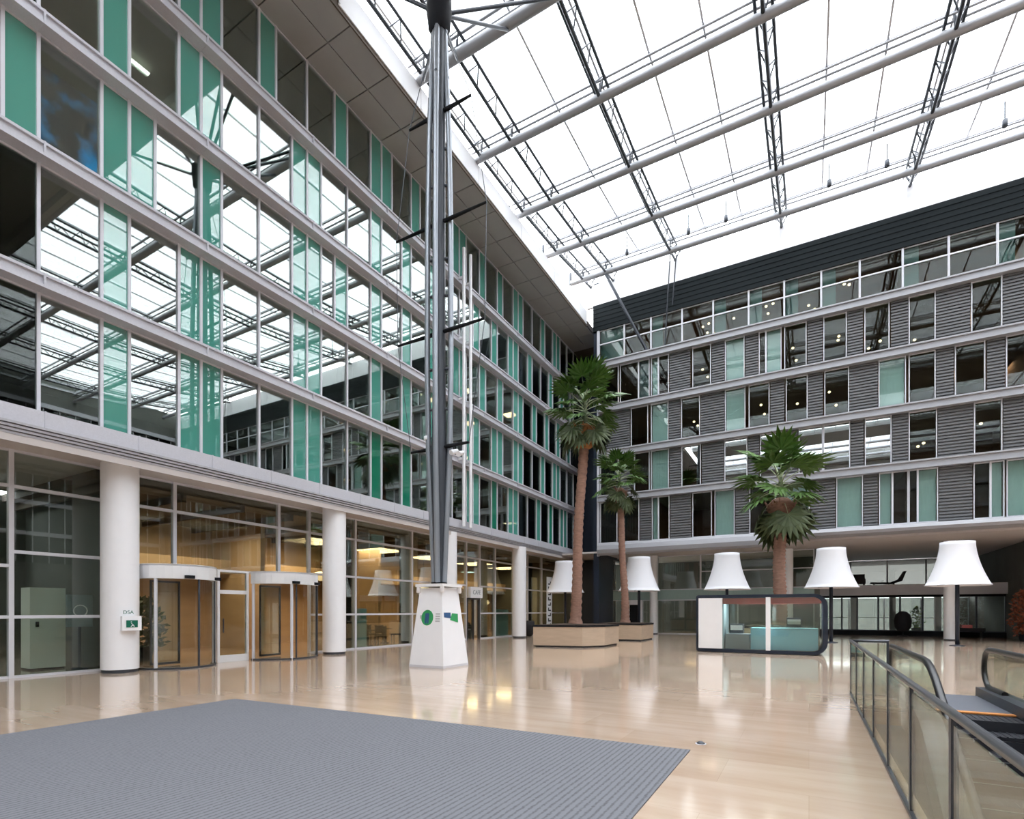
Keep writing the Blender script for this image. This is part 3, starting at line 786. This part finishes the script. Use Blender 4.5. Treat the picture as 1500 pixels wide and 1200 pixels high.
for i, x in enumerate(LX):
    t = thing('lattice_girder', gl_[i], 'girder', (x, 0, 0), 0, 'lattice girders of the glass roof')
    ys = [b_[0] for b_ in BY]+[YF]
    lo = MB(); lo.tube([(0,y,prof(y,.0)) for y in ys],.075,6); lo.build('bottom_chord', M['dark_metal'], t)
    for s_ in (-.28,.28):
        up = MB(); up.tube([(s_,y,prof(y,.5)) for y in ys],.06,6); up.build('top_chord', M['dark_metal'], t)
    zz = MB()
    for a, b_ in zip(ys, ys[1:]):
        n = 6
        for j in range(n):
            ya, yb = a+(b_-a)*j/n, a+(b_-a)*(j+1)/n
            s_ = .28 if j % 2 else -.28
            ym = (ya+yb)/2
            zz.tube([(0,ya,prof(ya,0)),(s_,ym,prof(ym,.5)),(0,yb,prof(yb,0))],.032,5)
    zz.build('lacing', M['dark_metal'], t)
# roof glazing bars and panes
gb = MB(); x = -13.5
while x < XR:
    gb.tube([(x,y,prof(y,.78)) for y in [12.1]+[b_[0] for b_ in BY]+[YF-.1]],.05,4); x += 2.017
for y, z in BY: gb.box(-13.6,XR,y-.05,y+.05,z+.74,z+.82)
sk = struct(wname(), gb, M['light_metal'])
P = [12.1]+[b_[0] for b_ in BY]+[YF+.1]
g = MB()
for a, b_ in zip(P, P[1:]):
    k0 = len(g.v)
    for yy in (a, b_):
        for xx in (-13.6, XR):
            for dz in (.84, .86): g.v.append((xx, yy, prof(min(yy,YF), dz)))
    for q in ((0,2,6,4),(1,5,7,3)): g.f.append(tuple(k0+i for i in q)); g.sm.append(False)
g.build('pane', M['g_roof'], sk)
gb = MB(); x = -13.5
while x < XR: gb.box(x-.03,x+.03,-18.5,-8.0,22.95,23.05).box(x-.03,x+.03,-3.5,6.6,22.95,23.05); x += 2.017  # unseen rear skylights; the nearer bay is added to brighten the front floor
for y in (-16,-13,-10,-.5,3): gb.tube([(-13.5,y,22.7),(XR,y,22.7)],.17,10)
sk = struct(wname(), gb, M['light_metal']); MB().box(-13.5,XR,-18.5,-8.0,23.06,23.08).box(-13.5,XR,-3.5,6.6,23.06,23.08).build('pane', M['g_roof'], sk)
# small fittings on the roof cable line
for i, x in enumerate((-9.6,-6.0,-4.0,.9,3.3,7.6)):
    nmz = ['leftmost','second from left','third from left','fourth from left','fifth from left','rightmost'][i]
    f = MB(); y = 31.2; z = prof(31.2,-.15)
    f.lathe([(.04,z-.25),(.1,z-.22),(.1,z+.1),(.03,z+.14),(.03,z+.9)],x,y,8)
    tag(f.build('roof_spotlight', M['dark_metal']), nmz+' small dark spotlight hanging under the glass roof before the far block', 'spotlight', 'spotlights under the far roof edge')
# tie struts down to the far facade
for (x0,y0,z0,x1,y1,z1,lb) in ((-11.6,33.1,23.7,-9.3,YF-.1,18.8,'dark slanting strut from the left roof girder down to the far top windows'),
                               (-7.45,33.1,23.7,-8.1,YF-.1,18.8,'thin dark vertical tie rod in front of the far dark fascia'),
                               (-7.2,33.6,23.8,-7.6,YF-.22,21.2,'short thin tie rod just right of the vertical one, far fascia')):
    tag(MB().tube([(x0,y0,z0),(x1,y1,z1)],.09 if 'strut' in lb else .035,8).build('tie_rod', M['dark_metal']), lb, 'rod')

# ------------------------------------------------------------------ mast
MX, MY = -9.68, 12.72
ped = thing('mast_pedestal', 'white tapered four-sided pedestal with green stickers at the foot of the mast', 'pedestal', (MX, MY, 0))
b = MB(); 
def frus(h0, h1, z0, z1):
    k = len(b.v)
    for h, z in ((h0,z0),(h1,z1)):
        for sx, sy in ((-1,-1),(1,-1),(1,1),(-1,1)): b.v.append((sx*h, sy*h, z))
    for q in ((3,2,1,0),(4,5,6,7),(0,1,5,4),(1,2,6,5),(2,3,7,6),(3,0,4,7)): b.f.append(tuple(k+i for i in q)); b.sm.append(False)
frus(.625,.40,.07,2.32); b.build('casing', M['white'], ped)
b = MB(); frus(.63,.63,0,.07); b.build('plinth', M['light_metal'], ped)
b = MB(); b.box(-.5,.5,-.5,.5,2.36,2.44); b.build('top_plate', M['white'], ped)
for sx, sy in ((-1,-1),(1,-1),(1,1)):
    MB().lathe([(.05,2.18),(.075,2.2),(.06,2.36)],sx*.43,sy*.43,12).build('downlight', M['white'], ped)
def on_face(u, z, off, face):
    # face 0: -Y side, face 1: +X side
    h = .625+(.40-.625)*(z-.07)/2.25
    return (u, -h-off, z) if face == 0 else (h+off, u, z)
def decal(pts, face, m, name, th=.006):
    k = MB()
    for o_ in (-.004, th):
        for u, z in pts: k.v.append(on_face(u, z, o_, face))
    n = len(pts)
    k.f.append(tuple(range(n-1,-1,-1))); k.f.append(tuple(range(n,2*n)))
    for i in range(n): k.f.append((i,(i+1)%n,n+(i+1)%n,n+i))
    k.sm = [False]*len(k.f)
    k.build(name, m, ped)
def disc(cx, cz, rx, rz, n=20): return [(cx+rx*math.cos(2*PI*i/n), cz+rz*math.sin(2*PI*i/n)) for i in range(n)]
decal(disc(-.06,1.45,.22,.23),0,M['green'],'round_sticker')
decal([(-.14,1.28),(-.09,1.28),(-.07,1.42),(-.05,1.28),(.0,1.28),(.01,1.58),(-.13,1.58)],0,M['dblue'],'figure_mark',.012)
decal([(-.33,1.42),(-.27,1.42),(-.27,1.52),(-.33,1.52)],0,M['grey_txt'],'small_print')
for j in range(4): decal([(.24+j*.0,1.33+.07*j),(.40,1.33+.07*j),(.40,1.37+.07*j),(.24,1.37+.07*j)],0,M['grey_txt'],'small_print')
decal([(-.40,1.46),(-.08,1.43),(-.08,1.60),(-.40,1.60)],1,M['dblue'],'banner_mark')
decal([(-.12,1.38),(.26,1.30),(.28,1.56),(.0,1.58)],1,M['green'],'banner_mark',.01)

ms = thing('mast', 'tall dark grey spindle mast with crossing black arms, standing on the white pedestal', 'mast', (MX, MY, 2.44))
def Z(z): return z-2.44
MB().lathe([(.24,0),(.24,.06)],n=20).build('foot_flange', M['black'], ms)
MB().lathe([(.15,.06),(.17,Z(3.2)),(.25,Z(6.3)),(.22,Z(6.9)),(.19,Z(9)),(.19,Z(17)),(.22,Z(19.2)),(.22,Z(19.4))],n=12).build('core', M['mast'], ms)
for i, (a, b_) in enumerate(((-1,-.35),(1,.35),(.35,-1),(-.35,1))):
    pts = []; rr = []
    for z, r_ in ((2.5,.16),(4,.22),(6.4,.33),(9,.37),(13,.36),(16,.30),(19.2,.17)):
        L_ = math.hypot(a, b_)
        pts.append((a/L_*r_, b_/L_*r_, Z(z))); rr.append(.085)
    ot = MB().tube(pts, rr, 10).build('outer_tube', M['mast'] if i == 3 else M['mast_light'], ms)
    sp = MB()
    for z in (5.0,6.4,7.7,8.9,11.1,12.2,14.4,15.5,17.6):
        r_ = .34
        sp.box(-.02,.02,-.02,.02,0,0.01)
        sp.tube([(0,0,Z(z)),(a/L_*r_*.95,b_/L_*r_*.95,Z(z))],.045,6)
    sp.build('spacer', M['mast'], ot)
for i, (a, b_) in enumerate(((-1,-.35),(1,.35))):
    L_ = math.hypot(a, b_); k = MB()
    k.prism([(0,0),(.13,0),(.32,Z(6.4)),(.28,Z(6.6)),(0,Z(6.8))],-.02,.02,'y')
    for j, v in enumerate(k.v):
        u = v[0]; k.v[j] = (a/L_*u-b_/L_*v[1], b_/L_*u+a/L_*v[1], v[2])
    k.build('fin', M['mast'], ms)
arms = [(6.55,1.08),(10.0,1.62),(13.3,1.68),(16.6,1.15)]
for z, l in arms:
    k = MB(); k.tube([(-l,0,Z(z)),(-.4,0,Z(z)),(.4,0,Z(z)),(l,0,Z(z))],[.035,.06,.06,.035],8); k.build('arm', M['black'], ms)
for s_ in (-1,1):
    k = MB(); k.tube([(s_*l,0,Z(z)) for z, l in arms]+[(s_*.2,0,Z(19.1))],.012,5); k.build('tension_cable', M['dark_metal'], ms)
k = MB(); k.lathe([(.24,Z(19.0)),(.33,Z(19.15)),(.35,Z(19.4)),(.38,Z(19.6)),(.38,Z(19.95)),(.2,Z(20.15)),(.05,Z(20.2))],n=16); mhead = k.build('head', M['black'], ms)
for (x, y, z) in ((-13.2,12.4,22.6),(-11.6,12.4,22.5),(-7.45,12.4,22.5),(-4.6,12.4,22.55),(-13.2,16.35,22.5),(-11.6,16.35,22.5),(-7.45,16.35,22.5),(-9.4,16.35,22.45),(-9.8,12.4,22.5)):
    d = Vector((x-MX,y-MY,0)); 
    k = MB(); k.tube([(d.x*.05,d.y*.06,Z(19.75)),(x-MX,y-MY,Z(z))],.055,8); k.build('roof_strut', M['dark_metal'], mhead)
for i, (x, z, lb) in enumerate(((.55,6.38,'inner'),(.78,6.3,'outer'))):
    t = thing('spotlight', lb+' white spotlight under the right end of the lowest mast arm', 'spotlight', (MX+x, MY, z), .3*i)
    MB().tube([(-.03,-.12,-.08),(.03,.12,.02)],[.08,.06],12).build('lamp_head', M['white'], t)
    MB().tube([(0,0,-.02),(0,0,.16)],.015,6).build('bracket', M['dark_metal'], t)
t = thing('spotlight', 'white spotlight cap on the left tube of the mast above its lowest arm', 'spotlight', (MX-.36, MY-.1, 6.85))
MB().lathe([(.09,-.07),(.11,-.05),(.11,.06),(.06,.08)],n=14).build('lamp_head', M['white'], t)
MB().box(0,.2,-.01,.01,-.02,.02).build('bracket', M['dark_metal'], t)

# ------------------------------------------------------------------ planters and palms
def planter(poly, z, lb):
    t = thing('stone_planter', lb, 'planter', (0,0,0))
    MB().prism(poly, .08, z-.08).build('body', M['stone'], t)
    cx = sum(p[0] for p in poly)/len(poly); cy = sum(p[1] for p in poly)/len(poly)
    ins = [(cx+(p[0]-cx)*.95, cy+(p[1]-cy)*.95) for p in poly]
    MB().prism(ins, 0, .08).build('plinth', M['dark_metal'], t)
    out = [(cx+(p[0]-cx)*1.015, cy+(p[1]-cy)*1.015) for p in poly]
    MB().prism(out, z-.08, z).build('rim', M['black'], t)
    MB().prism(ins, z-.02, z+.015).build('soil', M['soil'], t)
planter([(-11.0,21.5),(-8.75,21.9),(-8.1,23.0),(-8.1,25.0),(-11.1,25.0)], 1.0, 'travertine planter with black rim holding the tallest palm')
planter([(-10.4,28.3),(-7.9,28.3),(-7.9,30.8),(-10.4,30.8)], .95, 'travertine planter with black rim behind the tallest palm')
planter([(-2.6,26.2),(-.1,26.2),(-.1,28.7),(-2.6,28.7)], .95, 'travertine planter with black rim hidden behind the glass kiosk')
def fan_leaf(seed, L, blade, droop, nseg):
    rr = random.Random(seed)
    pet = MB(); pts = []
    for i in range(7):
        u = i/6; pts.append((L*u*math.cos(droop*u*.5), 0, L*u*math.sin(-droop*u*.6)+.0))
    pet.tube(pts, [.03-.018*i/6 for i in range(7)], 5)
    tip = Vector(pts[-1]); d = (Vector(pts[-1])-Vector(pts[-2])).normalized()
    b = MB(); side = Vector((0,1,0)); nrm = d.cross(side)
    N = nseg
    for i in range(N):
        a = (i-(N-1)/2)/((N-1)/2)*2.05
        ln = blade*(1-.28*abs(a)/2.05)*(.93+.14*rr.random())
        dirv = d*math.cos(a)+side*math.sin(a)
        w_ = blade*.115
        pr_ = side*math.cos(a)-d*math.sin(a)
        k = len(b.v)
        m1 = tip+dirv*ln*.55+nrm*(.03 if i % 2 else -.03)
        en = tip+dirv*ln+Vector((0,0,-.10*blade*(1+rr.random())))
        for p in (tip-pr_*.008, tip+pr_*.008, m1+pr_*w_, m1+nrm*.04, m1-pr_*w_, en): b.v.append(tuple(p))
        b.f += [(k,k+1,k+2,k+3),(k,k+3,k+4),(k+3,k+2,k+5),(k+4,k+3,k+5)]; b.sm += [False]*4
    return pet, b
def palm(loc, lean, ztop, rad, lb, seed, nfr, tr0, tr1, boot=1.0, lift=.35, fan=1.0, low=-.6, bmat='trunk'):
    rr = random.Random(seed)
    t = thing('palm_tree', lb, 'palm tree', loc)
    H = ztop-loc[2]
    tb_ = MB(); pts = []; rs = []
    n = 60
    for i in range(n+1):
        u = i/n
        pts.append((lean[0]*u**1.4+.03*math.sin(u*9), lean[1]*u, H*u))
        rs.append((tr0+(tr1-tr0)*min(1,u*2.2)**.5)*(1+(.09 if i % 2 else -.06)+rr.uniform(-.04,.04)))
    rs[0] = tr0*1.2; rs[1] = tr0*1.15; pts[0] = (0,0,.032)
    tb_.tube(pts, rs, 16); tb_.build('trunk', M['trunk'], t)
    top = Vector(pts[-1])
    fb = MB(); bh = rad*.5
    fb.tube([tuple(top+Vector((0,0,z*bh))) for z in (-1.0,-.9,-.5,-.05,.2,.3)],[tr1*1.0,tr1*1.35*boot,tr1*1.9*boot,tr1*2.3*boot,tr1*1.3,.03],18)
    for _ in range(150):
        a = rr.uniform(0,6.28); u = rr.random(); z = bh*(-.9+u*.95); r_ = tr1*boot*(1.2+u*1.0)
        p = top+Vector((r_*math.cos(a),r_*math.sin(a),z)); q = p+Vector((.12*math.cos(a),.12*math.sin(a),rr.uniform(-.05,.22)))
        fb.tube([tuple(p),tuple(q)],[.04,.012],4)
    fb.build('fibre_boot', M[bmat], t)
    MB().tube([tuple(top+Vector((0,0,z*bh))) for z in (.1,lift*1.2,lift*2.4,lift*3)],[tr1*.8,tr1*.55,tr1*.35,.03],10).build('crown_shaft', M['leaf_old'], t)
    protos = []
    for s_ in range(3):
        pet, bl = fan_leaf(seed*10+s_, rad*.58, rad*(.46+.04*s_)*fan, .35+.3*s_, 16)
        po = bpy.data.meshes.new('frond'); po.from_pydata(pet.v+bl.v, [], pet.f+[tuple(i+len(pet.v) for i in f) for f in bl.f])
        po.materials.append(M['petiole']); po.materials.append(M['leaf_old'] if s_ == 2 else M['leaf'])
        for i, f in enumerate(po.polygons): f.material_index = 0 if i < len(pet.f) else 1
        protos.append(po)
    for i in range(nfr):
        u = i/(nfr-1)
        el = 1.35-u*(1.35-low)+rr.uniform(-.16,.16)        # young fronds up, old ones down
        az = i*2.39996+rr.uniform(-.3,.3)
        pk = protos[2] if u > .7 else protos[i % 2]
        o = bpy.data.objects.new('frond', pk); COL.objects.link(o); o.parent = t
        o.location = top+Vector((0,0,bh*(lift*2.4*(1-u)+.1)))
        o.rotation_euler = (rr.uniform(-.5,.5), -el, az)
        s_ = rr.uniform(.8,1.12)*(.88 if u > .7 else 1); o.scale = (s_,s_,s_)
    return t
palm((-9.75,23.5,1.01),(.42,.1),10.3,1.9,'tallest palm with thick leaning trunk in the nearer stone planter',3,38,.29,.22,1.2,.6,1.0,-.3,'fibre')
palm((-9.15,29.4,.96),(-.35,.0),8.5,1.65,'slender shorter palm right behind the tallest one',5,30,.25,.18,1.0,.5)
palm((-1.2,27.4,.96),(.05,.0),6.6,2.25,'shortest palm with wide crown rising behind the glass kiosk',8,30,.36,.26,1.0,.4,1.05,-.65)

# ------------------------------------------------------------------ giant lamps
lamp_lb = ['leftmost giant white lamp, half hidden behind the tallest palm trunk','second giant white lamp from the left, beside the stone planters',
 'middle giant white lamp above the left end of the kiosk','fourth giant white lamp from the left, above the right end of the kiosk','rightmost and largest-looking giant white lamp near the escalator']
lt = thing('giant_lamp', lamp_lb[0], 'lamp', (-14.0,32,0), 0, 'giant white bell lamps')
pf = []; n = 12
for i in range(n+1):
    u = i/n; pf.append((.66+.55*(1-u)**1.75, 2.88+2.02*u))
inn = [(r_-.03, z) for r_, z in pf][::-1]
lshade = MB().lathe([(1.24,2.84),(1.25,2.88)]+pf+inn+[(1.2,2.84)], n=48, cap=False).build('lamp_shade', M['shade'], lt)
MB().lathe([(.045,.03),(.085,.05),(.085,2.9),(.03,4.6)], n=16).build('pole', M['navy'], lt)
MB().lathe([(.3,0),(.3,.025),(.1,.05)], n=24).build('base', M['navy'], lt)
k = MB()
for i in range(3):
    a = i*2*PI/3; k.tube([(0,0,2.95),(1.18*math.cos(a),1.18*math.sin(a),2.9)],.015,5)
k.build('spider', M['navy'], lshade)
for i, x in enumerate((-9.0,-4.05,1.0,6.1)): dup(lt, None, (x, 31.7 if i == 0 else 32, 0), None, lamp_lb[i+1])

# ------------------------------------------------------------------ kiosk
kt = thing('kiosk', 'low glass kiosk with rounded navy frame and white end panel', 'kiosk', (-1.7,22.35,0))
def rr_rect(x0, x1, z0, z1, r, n=6):
    pts = []
    for cx, cz, a0 in ((x1-r,z1-r,0),(x0+r*.2,z1-r*.2,PI/2),(x0+r*.2,z0+r*.2,PI),(x1-r,z0+r,3*PI/2)):
        q = r if cx > 0 else r*.2
        for i in range(n+1):
            a = a0+PI/2*i/n; pts.append((cx+q*math.cos(a), cz+q*math.sin(a)))
    return pts
def ring(x0, x1, z0, z1, r, t_, y0, y1):
    o_, i_ = rr_rect(x0,x1,z0,z1,r), rr_rect(x0+t_*.5,x1-t_*1.3,z0+t_,z1-t_,r*.75)
    m_ = MB(); n_ = len(o_)
    for y in (y0, y1):
        for p in o_: m_.v.append((p[0], y, p[1]))
        for p in i_: m_.v.append((p[0], y, p[1]))
    for i in range(n_):
        j = (i+1) % n_
        m_.f += [(i,j,n_+j,n_+i),(2*n_+j,2*n_+i,3*n_+i,3*n_+j),(j,i,2*n_+i,2*n_+j),(n_+i,n_+j,3*n_+j,3*n_+i)]; m_.sm += [False]*4
    return m_
ring(-2.3,2.3,0.02,2.28,.45,.12,0,2.2).build('frame', M['navy'], kt)
MB().box(-2.2,-1.3,-.03,.05,.15,2.16).build('end_panel', M['white'], kt)
MB().box(.26,.42,-.04,.06,.13,2.17).build('post', M['white'], kt)
MB().box(-1.3,.26,.0,.02,.14,2.16).build('glass_pane', M['g_clear'], kt)
MB().box(.42,2.05,.0,.02,.14,2.16).build('glass_pane', M['g_clear'], kt)
MB().box(-1.3,2.1,.05,.3,1.92,2.15).build('salmon_valance', M['pink'], kt)
MB().box(-1.25,-.35,.5,1.3,.14,.72).build('counter', M['kfloor'], kt)
MB().box(-.3,2.0,.35,1.2,.14,.98).build('counter', M['blue_counter'], kt)
MB().box(-.4,2.0,.3,.34,.98,1.25).build('sneeze_guard', M['g_rail'], kt)
MB().box(-2.2,2.1,2.1,2.14,.14,2.16).build('back_glass', M['g_rail'], kt)
MB().box(-1.5,-1.3,.3,2.0,.14,2.16).build('inner_wall', M['greyblue'], kt)
kl = bpy.data.lights.new('kiosk_fill', 'AREA'); kl.shape = 'RECTANGLE'; kl.size = 2.8; kl.size_y = .15; kl.energy = 70; kl.color = (.85,.95,1)  # added fill light, only there to brighten the kiosk counters
ko = bpy.data.objects.new('kiosk_fill_light', kl); COL.objects.link(ko); ko.location = (.3,.8,2.12); ko.parent = kt
for x, lb in ((-2.55,'dark espresso machine on the kiosk counter, left of the white post'),(-.5,'dark till on the blue kiosk counter right of the white post')):
    t = thing('coffee_machine' if x < -1 else 'till', lb, 'machine', (x,23.2 if x < -1 else 23.0,.725 if x < -1 else .985))
    MB().box(-.25,.25,-.18,.18,.02,.4).build('body', M['dark_metal'], t)
    MB().box(-.22,.22,-.22,-.18,.15,.34).build('front_panel', M['steel'], t)

# ------------------------------------------------------------------ balustrade
bt = thing('glass_balustrade', 'long glass balustrade with dark posts and grey handrail beside the escalator', 'balustrade', (.72,0,0))
r_ = MB(); r_.tube([(.62,12.38,1.06),(0,12.38,1.06),(0,-3,1.06)],.027,12); r_.build('handrail', M['rail'], bt)
r_ = MB(); r_.box(-.02,.02,-3,12.4,.0,.03).box(0,.61,12.36,12.40,0,.03); r_.build('bottom_rail', M['rail'], bt)
y = 12.35; i = 0
while y > -3:
    MB().box(-.012,.012,y-.028,y+.028,.04,1.04).build('post', M['dark_metal'], bt)
    if y-1.41 > -3: MB().box(-.006,.006,y-1.36,y-.05,.07,1.0).build('glass_panel', M['g_rail'], bt)
    y -= 1.41
MB().box(.03,.6,12.374,12.386,.07,1.0).build('glass_panel', M['g_rail'], bt)
MB().box(.58,.62,12.36,12.40,.04,1.04).build('post', M['dark_metal'], bt)
# ------------------------------------------------------------------ escalator
et = thing('escalator', 'escalator going down towards the viewer with black handrails and dark steps', 'escalator', (0,0,0))
def hz(y, h=.92):   # handrail height
    if y > 9.9: return h
    if y > 9.0: return h-(9.9-y)**2/.9*.27
    return h-.243-(9.0-y)*.56
for xx, ye in ((1.5,13.7),(2.95,13.3)):
    path = []
    y = 1.0
    while y < ye-.3: path.append((xx,y,hz(y))); y += .3
    for i in range(9):
        a = PI/2-PI*i/8; path.append((xx, ye-.32+.36*math.cos(a), .56+.36*math.sin(a)))
    path += [(xx,ye-.6,.2),(xx,ye-1.2,.2)]
    m_ = MB(); m_.tube(path,.05,10)
    m_.build('handrail', M['rubber'], et)
    top = [(p[1],p[2]-.05) for p in path if p[2] > .2 or p[1] < 9]
    # glass side panel
    poly = []
    y = 1.0; lo_ = []
    while y < ye-.35: poly.append((y,hz(y)-.05)); lo_.append((y,hz(y)-.72)); y += .3
    g_ = MB()
    for i in range(len(poly)-1):
        k = len(g_.v)
        for dx in (-.005,.005): g_.v += [(xx+dx,*poly[i]),(xx+dx,*poly[i+1]),(xx+dx,*lo_[i+1]),(xx+dx,*lo_[i])]
        g_.f += [(k,k+1,k+2,k+3),(k+7,k+6,k+5,k+4)]; g_.sm += [False]*2
    g_.prism([(poly[-1][0],.86)]+[(ye-.32+.3*math.cos(a),.56+.3*math.sin(a)) for a in (PI/2,PI/4,0,-PI/4,-PI/2)]+[(lo_[-1][0],.2)],xx-.005,xx+.005,'x')
    g_.build('glass_panel', M['g_rail'], et)
    d_ = MB()
    for i in range(len(lo_)-1):
        k = len(d_.v); s_ = .14
        a_, b2 = lo_[i], lo_[i+1]
        for (yy, zz) in (a_, b2):
            d_.v += [(xx-s_,yy,zz-.02),(xx+s_,yy,zz-.02),(xx+s_,yy,zz-.5),(xx-s_,yy,zz-.5)]
        for q in ((0,1,5,4),(1,2,6,5),(2,3,7,6),(3,0,4,7)): d_.f.append(tuple(k+j for j in q)); d_.sm.append(False)
    d_.box(xx-.14,xx+.14,lo_[-1][0],ye+.0,.0,.18)
    d_.build('skirt_deck', M['dark_metal'], et)
MB().box(1.64,2.81,11.12,13.2,.0,.015).build('landing_plate', M['plate'], et)
MB().box(1.64,2.81,10.98,11.12,.0,.02).build('comb_strip', M['orange'], et)
for i in range(20):
    y1 = 10.97-.4*i; z1 = -.01 if i < 2 else -.01-.21*(i-1.5)
    s_ = MB(); s_.box(1.65,2.80,y1-.4,y1,z1-.05,z1).box(1.65,2.80,y1-.02,y1,z1-.05,z1+.15 if i > 1 else z1)
    for j in range(14): s_.box(1.68+.08*j,1.70+.08*j,y1-.4,y1,z1,z1+.008)
    s_.build('step', M['step'], et)
# small floor socket near the carpet corner
fs = thing('floor_socket', 'small dark metal floor socket cover near the carpet corner', 'socket', (-1.22+.05,6.85,0))
MB().lathe([(.05,0),(.05,.012),(.035,.02),(.02,.03)],n=14).build('cover', M['dark_metal'], fs)
MB().lathe([(.065,0),(.065,.004)],n=14).build('rim', M['light_metal'], fs)

# ------------------------------------------------------------------ world, camera, view
wd = bpy.data.worlds.new('overcast_sky'); sc.world = wd; wd.use_nodes = True
bg = wd.node_tree.nodes['Background']; bg.inputs[0].default_value = (.95,.97,1,1); bg.inputs[1].default_value = 3.4
cam = bpy.data.cameras.new('camera'); co = bpy.data.objects.new('camera', cam); COL.objects.link(co)
co.location = (0,0,1.65); co.rotation_euler = (PI/2, 0, math.atan(435/772))
cam.sensor_width = 36; cam.sensor_fit = 'HORIZONTAL'; cam.lens = 772/1500*36
cam.shift_y = 295/1500; cam.clip_start = .05; cam.clip_end = 300
sc.camera = co
sc.view_settings.view_transform = 'Standard'; sc.view_settings.look = 'None'
sc.view_settings.exposure = 1.35; sc.view_settings.gamma = 1; sc.view_settings.use_curve_mapping = False
cy = sc.cycles
cy.use_denoising = True
cy.max_bounces = 8; cy.diffuse_bounces = 4; cy.glossy_bounces = 4; cy.transparent_max_bounces = 24; cy.transmission_bounces = 4
cy.caustics_reflective = False; cy.caustics_refractive = False
cy.sample_clamp_indirect = 6
